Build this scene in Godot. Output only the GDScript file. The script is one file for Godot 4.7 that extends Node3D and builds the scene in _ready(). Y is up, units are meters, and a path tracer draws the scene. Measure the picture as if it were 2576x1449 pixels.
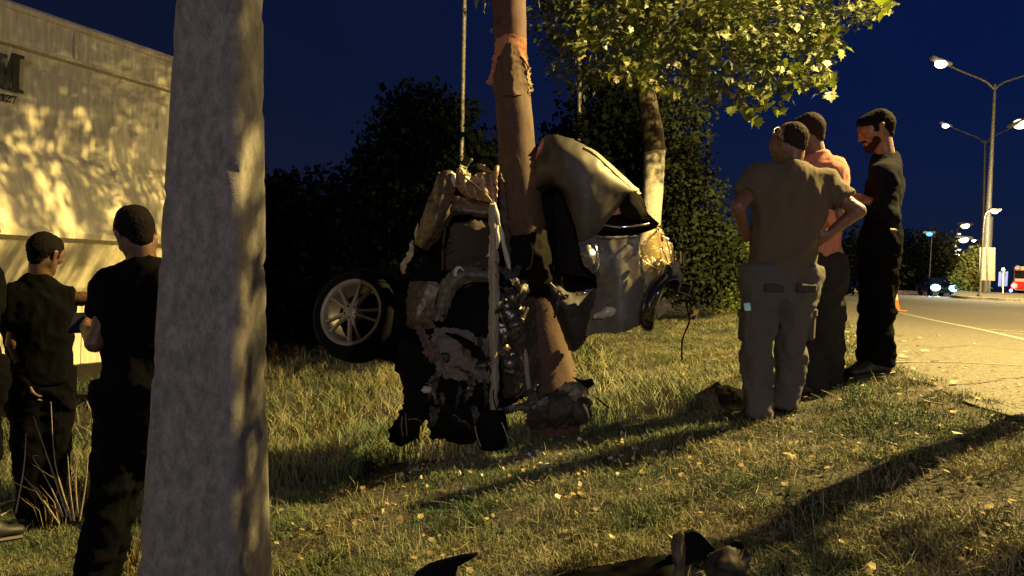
extends Node3D
# A night roadside: a wrecked car wrapped round a tree, bystanders, a tipper trailer, street lamps.
# Picture coordinates below are on a 2576 x 1449 sheet; at() turns one of them and a distance into a place in the world.

const PX := 1860.0
var cam: Camera3D
var rng := RandomNumberGenerator.new()
var bump := FastNoiseLite.new()
var bump2 := FastNoiseLite.new()
var M := {}
var tex_cache := {}
var names := {}
var dm := 1.0

func _ready() -> void:
	rng.seed = 4242
	bump.seed = 3
	bump.frequency = 0.9
	bump.fractal_octaves = 3
	bump2.seed = 8
	bump2.frequency = 2.4
	bump2.fractal_octaves = 3
	# camera: low on the bank, tilted a little clockwise in the hand
	cam = Camera3D.new()
	cam.name = "camera"
	cam.position = Vector3(0, 0.57, 0)
	cam.rotation_degrees = Vector3(-1.37, 0, 2.5)
	cam.fov = rad_to_deg(2.0 * atan(724.5 / PX))
	cam.near = 0.05
	cam.far = 400.0
	add_child(cam)
	cam.current = true
	# late dusk sky
	var sky := PanoramaSkyMaterial.new()
	sky.panorama = dusk()
	var env := Environment.new()
	env.background_mode = Environment.BG_SKY
	env.sky = Sky.new()
	env.sky.sky_material = sky
	env.background_energy_multiplier = 1.0
	env.tonemap_mode = Environment.TONE_MAPPER_LINEAR
	env.tonemap_exposure = 1.0
	env.sdfgi_enabled = true
	env.ssao_enabled = true
	env.ssil_enabled = true
	var we := WorldEnvironment.new()
	we.name = "environment"
	we.environment = env
	add_child(we)
	materials()
	# street lamps along the road light the scene; the nearest stands just right of the picture
	var sodium := Color(1.0, 0.86, 0.52)
	arm_lamp(Vector3(9.0, 0, -4.9), Vector3(6.6, 6.87, -5.6), "tall street lamp beside the road just right of the view", "street lamps along the road", 475.0, sodium, M.lamp_glow)
	arm_lamp(Vector3(19.4, 0, -16.8), Vector3(17.0, 7.2, -18.0), "second street lamp along the road, right of the view", "street lamps along the road", 150.0, sodium, M.lamp_glow)
	arm_lamp(Vector3(36.0, 0, -37.0), Vector3(33.2, 7.6, -39.0), "third street lamp along the road, right of the view", "street lamps along the road", 520.0, sodium, M.lamp_glow)
	arm_lamp(Vector3(1.0, 0, 27.0), Vector3(-1.2, 6.6, 26.0), "added fill street lamp behind the camera", "street lamps along the road", 205.0, Color(0.95, 0.9, 0.9), M.lamp_glow)  # unseen lamp added as fill for surfaces facing the camera
	var white := Color(1.0, 0.93, 0.8)
	twin_lamp([2476, 742], [2503, 212], [[2367, 160], [2612, 180]], 55.0, "tall twin armed lamp post on the traffic island, its left lamp lit", [420.0, 300.0], 0.26, [M.far_glow, M.far_glow], [white, white])
	twin_lamp([2470, 740], [2478, 352], [[2379, 316], [2566, 312]], 76.0, "farther twin armed lamp post with a pale left lamp", [200.0, 420.0], 0.24, [M.far_glow, M.big_glow], [white, sodium])
	var far := [[2464, 738, 2503, 531, 48.0, 1.3, "yellow lit lamp post curving right to its lamp near the board", 150.0, M.far_glow, 0.07], [2398, 738, 2428, 567, 88.0, 3.0, "far street lamp, upper of the two bright ones above the trees", 220.0, M.big_glow, 0.12], [2394, 738, 2424, 602, 90.0, 3.4, "far street lamp, lower of the two bright ones above the trees", 240.0, M.big_glow, 0.12], [2462, 738, 2450, 605, 100.0, 1.6, "small white far lamp beside the twin post", 90.0, M.far_glow, 0.1], [2405, 738, 2413, 588, 110.0, 1.2, "tiny far lamp between the two bright ones", 70.0, M.far_glow, 0.1], [2421, 736, 2412, 628, 86.0, 1.0, "tiny lamp on a hooked post left of the small lit tree", 40.0, M.far_glow, 0.09], [2418, 736, 2411, 641, 94.0, 1.4, "lowest tiny far lamp left of the small lit tree", 40.0, M.far_glow, 0.09]]
	for q in far:
		var f := at(q[0], q[1], q[4])
		f.y = 0.0
		arm_lamp(f, at(q[2], q[3], q[4]), q[6], "far street lamps", q[7], white, q[8], q[5], q[9])
	for q in [[2374, 736, 2386, 612, 80.0, "unlit hooked lamp post over the dark far tree"], [2391, 736, 2400, 616, 74.0, "yellowish hooked lamp post right of the dark far tree"]]:
		var f := at(q[0], q[1], q[4])
		f.y = 0.0
		arm_lamp(f, at(q[2], q[3], q[4]), q[5], "far street lamps", 0.0, white, M.lamp_grey, 0.8, 0.11)
	var bf := at(2336, 738, 64.0)
	bf.y = 0.0
	arm_lamp(bf, at(2338, 588, 64.0), "single blue lamp above the far dark trees", "", 40.0, Color(0.15, 0.55, 1.0), M.blue_glow, 1.6, 0.06)
	# the place
	ground()
	trailer()
	concrete_pole()
	thin_posts()
	main_tree()
	white_tree()
	background_plants()
	signs()
	# things and people
	car_ahead()
	red_vehicle()
	var cp := at(2245, 782, 1.0) - cam.position
	cone(cam.position + cp * (cam.position.y / -cp.y))
	wreck()
	people()
	debris()
	added_shadow_post()
	grass()


func materials() -> void:
	var cloud := noise_tex(1, 0.012, 5, 0.45, 1.0)
	var fine := noise_tex(2, 0.06, 4, 0.5, 1.0)
	var soft := noise_tex(5, 0.01, 4, 0.72, 1.0)
	var weave := noise_tex(7, 0.09, 3, 0.82, 1.0)
	var fnrm := noise_tex(2, 0.06, 4, 0, 1, true, 6.0)
	var cnrm := noise_tex(3, 0.02, 5, 0, 1, true, 5.0)
	var cell := noise_tex(6, 0.05, 3, 0.35, 1.0, false, 4.0, FastNoiseLite.TYPE_CELLULAR)
	M.soil = mat(0.07, 0.062, 0.034, 0.95, {"tex": noise_tex(12, 0.03, 6, 0.3, 1.0, false, 4.0, FastNoiseLite.TYPE_SIMPLEX_SMOOTH, 512, 0.75), "scale": 1.1, "nrm": fnrm, "ns": 1.4})
	M.asphalt = mat(0.165, 0.15, 0.108, 0.85, {"tex": noise_tex(13, 0.03, 6, 0.5, 1.0, false, 4.0, FastNoiseLite.TYPE_SIMPLEX_SMOOTH, 1024, 0.8), "scale": 0.35, "nrm": noise_tex(14, 0.2, 3, 0, 1, true, 5.0), "ns": 0.7})
	M.line_paint = mat(0.55, 0.5, 0.36, 0.8, {"tex": fine, "scale": 0.8})
	M.seam = mat(0.30, 0.27, 0.2, 0.9, {"tex": fine, "scale": 1.5})
	M.tar = mat(0.07, 0.06, 0.045, 0.9)
	M.kerb = mat(0.42, 0.38, 0.28, 0.85, {"tex": cloud, "scale": 0.6})
	M.island = mat(0.14, 0.12, 0.05, 0.95, {"tex": cloud, "scale": 0.5})
	M.concrete = mat(0.30, 0.28, 0.262, 0.92, {"tex": noise_tex(21, 0.012, 7, 0.5, 1.0, false, 4.0, FastNoiseLite.TYPE_SIMPLEX_SMOOTH, 1024, 0.85), "scale3": Vector3(1.6, 0.8, 1.6), "nrm": noise_tex(22, 0.3, 2, 0, 1, true, 2.0), "ns": 0.4})
	M.concrete_dark = mat(0.2, 0.19, 0.17, 0.9, {"tex": cloud, "scale": 2.0})
	M.cream_paint = mat(0.8, 0.73, 0.49, 0.55, {"tex": noise_tex(51, 0.03, 6, 0.68, 1.0), "scale3": Vector3(1.4, 0.22, 1.4)})
	M.wheel_cream = mat(0.6, 0.54, 0.38, 0.5, {"tex": cloud, "scale": 2.0})
	M.black_paint = mat(0.01, 0.01, 0.01, 0.6)
	M.dark_metal = mat(0.007, 0.0055, 0.0045, 0.85, {"spec": 0.2, "tex": cloud, "scale": 3.0})
	M.tyre = mat(0.006, 0.006, 0.006, 0.9, {"spec": 0.25, "tex": fine, "scale": 4.0})
	M.rim = mat(0.44, 0.37, 0.26, 0.45, {"metal": 0.25, "tex": fine, "scale": 6.0})
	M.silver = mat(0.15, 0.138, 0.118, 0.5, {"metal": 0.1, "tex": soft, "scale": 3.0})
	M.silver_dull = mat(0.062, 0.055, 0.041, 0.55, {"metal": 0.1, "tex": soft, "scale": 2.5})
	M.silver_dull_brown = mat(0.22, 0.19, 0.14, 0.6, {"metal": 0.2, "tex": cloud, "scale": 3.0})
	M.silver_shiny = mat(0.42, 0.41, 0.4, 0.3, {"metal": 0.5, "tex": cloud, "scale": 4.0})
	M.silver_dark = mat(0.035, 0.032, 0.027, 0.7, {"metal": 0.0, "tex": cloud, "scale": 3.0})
	M.scrape = mat(0.7, 0.66, 0.56, 0.6, {"tex": fine, "scale": 5.0})
	M.chrome = mat(0.75, 0.78, 0.8, 0.16, {"metal": 1.0})
	M.cream_trim = mat(0.55, 0.46, 0.25, 0.5, {"tex": cloud, "scale": 4.0})
	M.cream_trim_dark = mat(0.26, 0.23, 0.14, 0.5, {"tex": cloud, "scale": 4.0})
	M.pink_lining = mat(0.62, 0.2, 0.16, 0.7, {"tex": soft, "scale": 3.0})
	M.brown_panel = mat(0.17, 0.125, 0.068, 0.45, {"metal": 0.2, "tex": cloud, "scale": 4.0})
	M.brown_dark = mat(0.045, 0.033, 0.02, 0.7, {"tex": cloud, "scale": 4.0})
	M.brown_fabric = mat(0.06, 0.042, 0.028, 0.95, {"tex": fine, "scale": 5.0})
	M.brown_wire = mat(0.16, 0.12, 0.07, 0.7, {"tex": cloud, "scale": 4.0})
	M.rust_sheet = mat(0.52, 0.31, 0.17, 0.5, {"metal": 0.3, "tex": cloud, "scale": 6.0})
	M.pillar_grey = mat(0.42, 0.37, 0.28, 0.6, {"tex": fine, "scale": 4.0})
	M.pale_pipe = mat(0.4, 0.34, 0.25, 0.7, {"tex": fine, "scale": 5.0})
	M.engine_metal = mat(0.3, 0.28, 0.25, 0.35, {"metal": 0.7, "tex": cell, "scale": 3.0})
	M.grey_cloth = mat(0.22, 0.185, 0.16, 0.95, {"tex": fine, "scale": 3.0})
	M.dark_red_strip = mat(0.13, 0.06, 0.05, 0.7, {"tex": cloud, "scale": 4.0})
	M.dark_fabric = mat(0.01, 0.009, 0.008, 0.95, {"spec": 0.1})
	M.dark_plastic_edge = mat(0.05, 0.045, 0.035, 0.5, {"tex": cloud, "scale": 4.0})
	M.black_plastic = mat(0.006, 0.006, 0.006, 0.8, {"spec": 0.2, "tex": cloud, "scale": 3.0})
	M.black_gloss = mat(0.012, 0.012, 0.012, 0.18, {"coat": 0.8})
	M.amber_reflector = mat(0.3, 0.21, 0.08, 0.3, {"metal": 0.15, "tex": cell, "scale": 5.0})
	M.gold_bright = mat(0.85, 0.7, 0.35, 0.2, {"metal": 0.8})
	M.red_plastic = mat(0.7, 0.12, 0.04, 0.25)
	M.amber_glass = StandardMaterial3D.new()
	M.amber_glass.albedo_color = Color(1.0, 0.9, 0.6, 0.12)
	M.amber_glass.transparency = BaseMaterial3D.TRANSPARENCY_ALPHA
	M.amber_glass.roughness = 0.03
	M.dark_glass = mat(0.012, 0.014, 0.018, 0.06)
	M.bark = mat(0.088, 0.046, 0.024, 0.85, {"tex": noise_tex(31, 0.02, 6, 0.68, 1.0), "scale3": Vector3(3.0, 0.9, 3.0), "nrm": noise_tex(32, 0.06, 5, 0, 1, true, 3.0), "ns": 0.4})
	M.bark_pale = mat(0.36, 0.27, 0.15, 0.9, {"tex": cloud, "scale": 4.0})
	M.bark_grey = mat(0.13, 0.098, 0.062, 0.9, {"tex": cloud, "scale3": Vector3(4.0, 1.6, 4.0), "nrm": cnrm, "ns": 1.0})
	M.bare_wood_red_lit = mat(0.125, 0.045, 0.032, 0.8, {"tex": cloud, "scale3": Vector3(4.0, 1.2, 4.0)})  # red tone paints in the red light on the upper trunk
	M.orange_wood = mat(0.55, 0.22, 0.09, 0.75, {"tex": fine, "scale3": Vector3(4.0, 1.0, 4.0)})
	M.pink_wood = mat(0.55, 0.2, 0.14, 0.75, {"tex": fine, "scale": 4.0})
	M.whitewash = mat(0.72, 0.67, 0.53, 0.9, {"tex": noise_tex(41, 0.03, 5, 0.6, 1.0), "scale3": Vector3(2.0, 1.0, 2.0), "nrm": cnrm, "ns": 0.7})
	M.blade = mat(1, 1, 1, 0.8, {"vc": true, "back": Color(0.25, 0.28, 0.1)})
	M.leaf = mat(1, 1, 1, 0.5, {"vc": true, "back": Color(0.35, 0.4, 0.1)})
	M.leaf_matt = mat(1, 1, 1, 0.95, {"vc": true, "spec": 0.1, "back": Color(0.2, 0.22, 0.08)})
	M.leaf_mats = []
	for q in [Vector3(0.085, 0.095, 0.025), Vector3(0.12, 0.115, 0.035), Vector3(0.06, 0.075, 0.022)]:
		M.leaf_mats.append(mat(q.x, q.y, q.z, 0.5, {"back": Color(0.35, 0.4, 0.1)}))
	M.dry_leaf = mat(0.24, 0.17, 0.06, 0.8, {"tex": cloud, "scale": 3.0})
	M.green_leaf = mat(0.1, 0.12, 0.03, 0.6, {"tex": cloud, "scale": 3.0})
	M.pale_wood = mat(0.42, 0.35, 0.22, 0.85, {"tex": fine, "scale": 4.0})
	M.chip = mat(0.5, 0.38, 0.2, 0.8, {"tex": cloud, "scale": 8.0})
	M.foam = mat(0.42, 0.36, 0.2, 0.95, {"tex": cloud, "scale": 8.0})
	M.rock = mat(0.15, 0.11, 0.06, 0.95, {"tex": cloud, "scale": 4.0, "nrm": fnrm, "ns": 1.0})
	M.skin = mat(0.19, 0.09, 0.056, 0.5, {"tex": soft, "scale": 6.0})
	M.skin_shaded = mat(0.11, 0.053, 0.032, 0.55, {"tex": soft, "scale": 6.0})  # darker skin copy paints in the shade on the left-hand men
	M.pocket_shade_cloth = mat(0.03, 0.028, 0.027, 0.95)
	M.olive = mat(0.09, 0.069, 0.045, 0.95, {"tex": weave, "scale": 4.0})
	M.grey_cargo = mat(0.085, 0.079, 0.077, 0.95, {"tex": weave, "scale": 4.0})
	M.salmon = mat(0.50, 0.19, 0.13, 0.95, {"tex": weave, "scale": 4.0})
	M.jeans = mat(0.018, 0.015, 0.013, 0.95, {"tex": fine, "scale": 3.0})
	M.navy = mat(0.0035, 0.004, 0.009, 0.95, {"spec": 0.2, "tex": weave, "scale": 4.0})
	M.black_cloth = mat(0.0025, 0.0025, 0.003, 0.95, {"spec": 0.15, "tex": weave, "scale": 4.0})
	M.belt = mat(0.03, 0.026, 0.022, 0.6)
	M.shoe = mat(0.012, 0.011, 0.01, 0.6, {"tex": cloud, "scale": 6.0})
	M.hair = mat(0.008, 0.006, 0.006, 0.9, {"spec": 0.2, "tex": fine, "scale": 10.0})
	M.short_hair = mat(0.04, 0.024, 0.017, 0.9, {"spec": 0.25, "tex": fine, "scale": 10.0})
	M.grey_hair = mat(0.035, 0.024, 0.02, 0.9, {"spec": 0.25, "tex": fine, "scale": 10.0})
	M.beard = mat(0.03, 0.018, 0.012, 0.9, {"spec": 0.2, "tex": fine, "scale": 14.0})
	M.eye = mat(0.12, 0.1, 0.09, 0.5)
	M.white_paint = mat(0.75, 0.7, 0.55, 0.6, {"tex": soft, "scale": 2.0})
	M.galvanised = mat(0.3, 0.29, 0.27, 0.55, {"metal": 0.4, "tex": cloud, "scale": 1.5})
	M.lamp_grey = mat(0.3, 0.3, 0.3, 0.5)
	M.orange = mat(0.75, 0.16, 0.03, 0.6)
	M.car_dark = mat(0.008, 0.012, 0.02, 0.3, {"metal": 0.4, "coat": 0.8})
	M.red_paint = mat(0.55, 0.03, 0.02, 0.35)
	M.beige_board = mat(0.4, 0.31, 0.19, 0.7, {"tex": soft, "scale": 0.6})
	M.sign_blue = mat(0.1, 0.14, 0.5, 0.5)
	M.lamp_glow = mat(0.9, 0.8, 0.6, 0.4, {"glow": Color(1.0, 0.85, 0.5), "power": 6.0})
	M.far_glow = mat(0.9, 0.9, 0.8, 0.4, {"glow": Color(1.0, 0.95, 0.82), "power": 6.0})
	M.big_glow = mat(0.9, 0.9, 0.7, 0.4, {"glow": Color(1.0, 0.9, 0.6), "power": 5.0})
	M.blue_glint = mat(0.45, 0.75, 0.95, 0.3)  # colour stands for a glint on the phone edge
	M.headlight = mat(0.8, 0.9, 1.0, 0.3, {"glow": Color(0.5, 0.85, 1.0), "power": 9.0})
	M.red_glow = mat(0.9, 0.3, 0.3, 0.3, {"glow": Color(1.0, 0.25, 0.25), "power": 4.0})
	M.blue_glow = mat(0.2, 0.5, 1.0, 0.3, {"glow": Color(0.15, 0.6, 1.0), "power": 3.0})


func dusk() -> ImageTexture:
	# the last blue of dusk lies to the left; to the right the sky is grey over the town
	var im := Image.create(256, 128, false, Image.FORMAT_RGBF)
	for y in 128:
		var el := PI * 0.5 - PI * (y + 0.5) / 128.0
		for x in 256:
			var az := TAU * ((x + 0.5) / 256.0 - 0.5)
			var k := 0.5 + 0.5 * cos(az + 1.0)
			var glow := Vector3(0.0040, 0.0066, 0.020).lerp(Vector3(0.0008, 0.0098, 0.080), k)
			var top := Vector3(0.0020, 0.0060, 0.040).lerp(Vector3(0.0012, 0.0072, 0.054), k)
			var low := Vector3(0.0075, 0.010, 0.027).lerp(Vector3(0.0035, 0.013, 0.05), k)
			var c := glow.lerp(top, smoothstep(0.15, 1.1, el))
			c = c.lerp(low, smoothstep(0.28, 0.0, el))
			if el < 0.0:
				c *= 0.4
			im.set_pixel(x, y, Color(c.x, c.y, c.z))
	return ImageTexture.create_from_image(im)


class MB:
	var v := PackedVector3Array()
	var c := PackedColorArray()
	var ix := PackedInt32Array()
	var col := Color(1, 1, 1)
	var tinted := false

	func p(a: Vector3) -> int:
		v.append(a)
		c.append(col)
		return v.size() - 1

	func t(a: int, b: int, d: int) -> void:
		ix.append(a)
		ix.append(b)
		ix.append(d)

	func q(a: int, b: int, d: int, e: int) -> void:
		t(a, b, d)
		t(a, d, e)

	func tri(a: Vector3, b: Vector3, d: Vector3) -> void:
		t(p(a), p(b), p(d))

	func quad(a: Vector3, b: Vector3, d: Vector3, e: Vector3) -> void:
		q(p(a), p(b), p(d), p(e))

	func face_out(o: Vector3, pts: Array) -> void:   # flat convex face turned away from o
		var n: Vector3 = (pts[1] - pts[0]).cross(pts[2] - pts[0])
		if n.dot(pts[0] - o) < 0.0:
			pts.reverse()
		var f := p(pts[0])
		for k in range(1, pts.size()):
			p(pts[k])
		for k in range(1, pts.size() - 1):
			t(f, f + k, f + k + 1)

	func normals() -> PackedVector3Array:
		var n := PackedVector3Array()
		n.resize(v.size())
		for k in range(0, ix.size(), 3):
			var a := ix[k]
			var b := ix[k + 1]
			var d := ix[k + 2]
			var f := (v[b] - v[a]).cross(v[d] - v[a])
			n[a] += f
			n[b] += f
			n[d] += f
		for k in n.size():
			n[k] = n[k].normalized()
		return n

	func wrinkle(noise: FastNoiseLite, amp: float, from := 0, squash := Vector3.ONE) -> void:
		var n := normals()
		for k in range(from, v.size()):
			var w := v[k] * squash
			v[k] += n[k] * (noise.get_noise_3d(w.x, w.y, w.z) * amp)

	func shift(o: Vector3) -> void:
		for k in v.size():
			v[k] -= o

	func mesh() -> ArrayMesh:
		var a := []
		a.resize(Mesh.ARRAY_MAX)
		a[Mesh.ARRAY_VERTEX] = v
		a[Mesh.ARRAY_NORMAL] = normals()
		if tinted:
			a[Mesh.ARRAY_COLOR] = c
		var w := ix.duplicate()
		for k in range(0, w.size(), 3):
			var s := w[k + 1]
			w[k + 1] = w[k + 2]
			w[k + 2] = s
		a[Mesh.ARRAY_INDEX] = w
		var m := ArrayMesh.new()
		m.add_surface_from_arrays(Mesh.PRIMITIVE_TRIANGLES, a)
		return m


class Sdf:
	var prims := []

	func cap(a: Vector3, b: Vector3, ra: float, rb: float, k := 0.03, fd := Vector3.ZERO, ff := 1.0, cuts := [], sub := false) -> void:
		prims.append([a, b, ra, rb, k, fd, ff, cuts, sub])

	func build(mb: MB, cell: float) -> void:
		var lo := Vector3(1e9, 1e9, 1e9)
		var hi := -lo
		for q in prims:
			var r: float = maxf(q[2], q[3]) + cell * 3.0
			lo = lo.min(q[0] - Vector3(r, r, r)).min(q[1] - Vector3(r, r, r))
			hi = hi.max(q[0] + Vector3(r, r, r)).max(q[1] + Vector3(r, r, r))
		var nx := int((hi.x - lo.x) / cell) + 2
		var ny := int((hi.y - lo.y) / cell) + 2
		var nz := int((hi.z - lo.z) / cell) + 2
		var g := PackedFloat32Array()
		g.resize(nx * ny * nz)
		g.fill(1.0)
		for q in prims:
			var a: Vector3 = q[0]
			var b: Vector3 = q[1]
			var ra: float = q[2]
			var rb: float = q[3]
			var k: float = q[4]
			var fd: Vector3 = q[5]
			var ff: float = q[6] - 1.0
			var cuts: Array = q[7]
			var sub: bool = q[8]
			var r := maxf(ra, rb) + cell * 2.5 + k * 0.5
			var l := (a.min(b) - Vector3(r, r, r) - lo) / cell
			var h := (a.max(b) + Vector3(r, r, r) - lo) / cell
			var ba := b - a
			if ff != 0.0:
				ba += fd * (ba.dot(fd) * ff)
			var inv := 1.0 / maxf(ba.length_squared(), 1e-9)
			var ncut := cuts.size()
			for z in range(maxi(0, int(l.z)), mini(nz, int(h.z) + 1)):
				for y in range(maxi(0, int(l.y)), mini(ny, int(h.y) + 1)):
					var row := (z * ny + y) * nx
					for x in range(maxi(0, int(l.x)), mini(nx, int(h.x) + 1)):
						var pos := lo + Vector3(x, y, z) * cell
						var w := pos - a
						if ff != 0.0:
							w += fd * (w.dot(fd) * ff)
						var t := clampf(w.dot(ba) * inv, 0.0, 1.0)
						var d := (w - ba * t).length() - (ra + (rb - ra) * t)
						for j in ncut:
							var u: Array = cuts[j]
							if u.size() == 2:
								d = maxf(d, (pos - u[0]).dot(u[1]))
							else:
								d = maxf(d, minf((pos - u[0]).dot(u[1]), (pos - u[2]).dot(u[3])))
						var o := g[row + x]
						if sub:
							d = -d
							var hs := maxf(k - absf(o - d), 0.0) / k
							g[row + x] = maxf(o, d) + hs * hs * k * 0.25
						else:
							var hh := maxf(k - absf(o - d), 0.0) / k
							g[row + x] = minf(o, d) - hh * hh * k * 0.25
		var id := PackedInt32Array()
		id.resize(g.size())
		id.fill(-1)
		var sx := 1
		var sy := nx
		var sz := nx * ny
		var off := [0, sx, sy, sx + sy, sz, sx + sz, sy + sz, sx + sy + sz]
		var cor := [Vector3(0, 0, 0), Vector3(1, 0, 0), Vector3(0, 1, 0), Vector3(1, 1, 0), Vector3(0, 0, 1), Vector3(1, 0, 1), Vector3(0, 1, 1), Vector3(1, 1, 1)]
		var edges := [[0, 1], [2, 3], [4, 5], [6, 7], [0, 2], [1, 3], [4, 6], [5, 7], [0, 4], [1, 5], [2, 6], [3, 7]]
		var far := cell * 4.0
		for z in nz - 1:
			for y in ny - 1:
				var row := (z * ny + y) * nx
				for x in nx - 1:
					var i := row + x
					var g0 := g[i]
					if g0 > far or g0 < -far:
						continue
					var inside := 0
					for j in 8:
						if g[i + off[j]] < 0.0:
							inside += 1
					if inside == 0 or inside == 8:
						continue
					var s := Vector3.ZERO
					var n := 0
					for e in edges:
						var a0 := g[i + off[e[0]]]
						var b0 := g[i + off[e[1]]]
						if (a0 < 0.0) != (b0 < 0.0):
							s += cor[e[0]].lerp(cor[e[1]], a0 / (a0 - b0))
							n += 1
					id[i] = mb.p(lo + (Vector3(x, y, z) + s / n) * cell)
		for z in range(1, nz - 1):
			for y in range(1, ny - 1):
				var row := (z * ny + y) * nx
				for x in range(1, nx - 1):
					var i := row + x
					if id[i] < 0:
						continue
					var inn := g[i] < 0.0
					if inn != (g[i + sx] < 0.0):
						quadi(mb, id[i], id[i - sy], id[i - sy - sz], id[i - sz], inn)
					if inn != (g[i + sy] < 0.0):
						quadi(mb, id[i], id[i - sz], id[i - sz - sx], id[i - sx], inn)
					if inn != (g[i + sz] < 0.0):
						quadi(mb, id[i], id[i - sx], id[i - sx - sy], id[i - sy], inn)

	func quadi(mb: MB, a: int, b: int, c: int, d: int, inn: bool) -> void:
		if a < 0 or b < 0 or c < 0 or d < 0:
			return
		if inn:
			mb.q(a, b, c, d)
		else:
			mb.q(d, c, b, a)


# ---------------------------------------------------------------- places
func at(px: float, py: float, d: float) -> Vector3:
	return cam.transform * Vector3((px - 1288.0) / PX * d, -(py - 724.5) / PX * d, -d)


func side(x: float, z: float) -> float:   # metres to the right of the road's near edge
	return (x - 0.6 + 0.4 * z - 0.15 * pow(maxf(0.0, 5.5 + z), 1.3)) * 0.928


func ground_y(x: float, z: float) -> float:
	var s := side(x, z)
	if s >= 0.0:
		return -0.014
	var a := -s
	var h := minf(0.262 * a, 1.16)
	var k := 0.35
	var hh := maxf(k - absf(0.262 * a - 1.16), 0.0) / k
	h -= hh * hh * k * 0.25
	var far := clampf((-z - 30.0) / 30.0, 0.0, 1.0)
	var rise := smoothstep(6.5, 15.0, -z)
	h *= (1.0 - 0.6 * far) * (1.0 - 0.5 * rise * clampf((x + 2.5) / 2.0, 0.0, 1.0))
	var w := clampf(a / 0.5, 0.0, 1.0)
	return -h - 0.014 * (1.0 - w) + w * (bump.get_noise_2d(x, z) * 0.05 + bump2.get_noise_2d(x, z) * 0.018)


func on_ground(px: float, py: float, from := 1.2) -> Vector3:
	var d := from
	while d < 140.0:
		var w := at(px, py, d)
		if w.y <= ground_y(w.x, w.z):
			return w
		d *= 1.004
	return at(px, py, 140.0)


func pp(list: Array, d: float) -> Array:   # [[x, y, (nearer/farther)], ...] -> places
	var out := []
	for q in list:
		out.append(at(q[0], q[1], d + (q[2] if q.size() > 2 else 0.0)))
	return out


func rows(list: Array, d: float) -> Array:
	var out := []
	for r in list:
		out.append(pp(r, d))
	return out


# ---------------------------------------------------------------- nodes
func numbered(called: String) -> String:
	var n: int = names.get(called, 0)
	names[called] = n + 1
	return called if n == 0 else "%s_%03d" % [called, n]


func tag(o: Node, label: String, category: String, group := "", kind := "") -> Node:
	if label:
		o.set_meta("label", label)
	if category:
		o.set_meta("category", category)
	if group:
		o.set_meta("group", group)
	if kind:
		o.set_meta("kind", kind)
	return o


func thing(called: String, where: Vector3, label: String, category: String, group := "") -> Node3D:
	var o := Node3D.new()
	o.name = numbered(called)
	add_child(o)
	o.position = where
	tag(o, label, category, group)
	return o


func inst(called: String, mesh: Mesh, mat: Material, parent: Node = self) -> MeshInstance3D:
	var o := MeshInstance3D.new()
	if parent == self:
		o.name = numbered(called)
	else:
		var n := 0
		var nm := called
		while parent.has_node(NodePath(nm)):
			n += 1
			nm = "%s_%03d" % [called, n]
		o.name = nm
	o.mesh = mesh
	o.material_override = mat
	parent.add_child(o, true)
	return o


func obj(called: String, mb: MB, mat: Material, parent: Node = self, base := Vector3.ZERO) -> MeshInstance3D:
	# shapes are laid out in world places; base is the world place of the parent
	if base != Vector3.ZERO:
		mb.shift(base)
	return inst(called, mb.mesh(), mat, parent)


func scatter(called: String, mesh: Mesh, mat: Material, xf: Array, cols: Array, parent: Node = self) -> MultiMeshInstance3D:
	var mm := MultiMesh.new()
	mm.transform_format = MultiMesh.TRANSFORM_3D
	mm.use_colors = cols.size() > 0
	mm.mesh = mesh
	mm.instance_count = xf.size()
	for k in xf.size():
		mm.set_instance_transform(k, xf[k])
		if cols.size():
			mm.set_instance_color(k, cols[k])
	var o := MultiMeshInstance3D.new()
	if parent == self:
		o.name = numbered(called)
	else:
		o.name = called
	o.multimesh = mm
	o.material_override = mat
	parent.add_child(o, true)
	o.set_meta("kind", "stuff")
	return o


# ---------------------------------------------------------------- materials
func noise_tex(sd: int, freq: float, oct: int, lo: float, hi: float, nrm := false, strength := 4.0, type := FastNoiseLite.TYPE_SIMPLEX_SMOOTH, size := 512, gain := 0.5) -> NoiseTexture2D:
	var key := str([sd, freq, oct, lo, hi, nrm, strength, type, size, gain])
	if tex_cache.has(key):
		return tex_cache[key]
	var t := NoiseTexture2D.new()
	t.width = size
	t.height = size
	t.seamless = true
	t.generate_mipmaps = false
	var n := FastNoiseLite.new()
	n.seed = sd
	n.noise_type = type
	n.frequency = freq
	n.fractal_octaves = oct
	n.fractal_gain = gain
	t.noise = n
	if nrm:
		t.as_normal_map = true
		t.bump_strength = strength
	else:
		var g := Gradient.new()
		g.set_color(0, Color(lo, lo, lo))
		g.set_color(1, Color(hi, hi, hi))
		t.color_ramp = g
	tex_cache[key] = t
	return t


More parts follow.
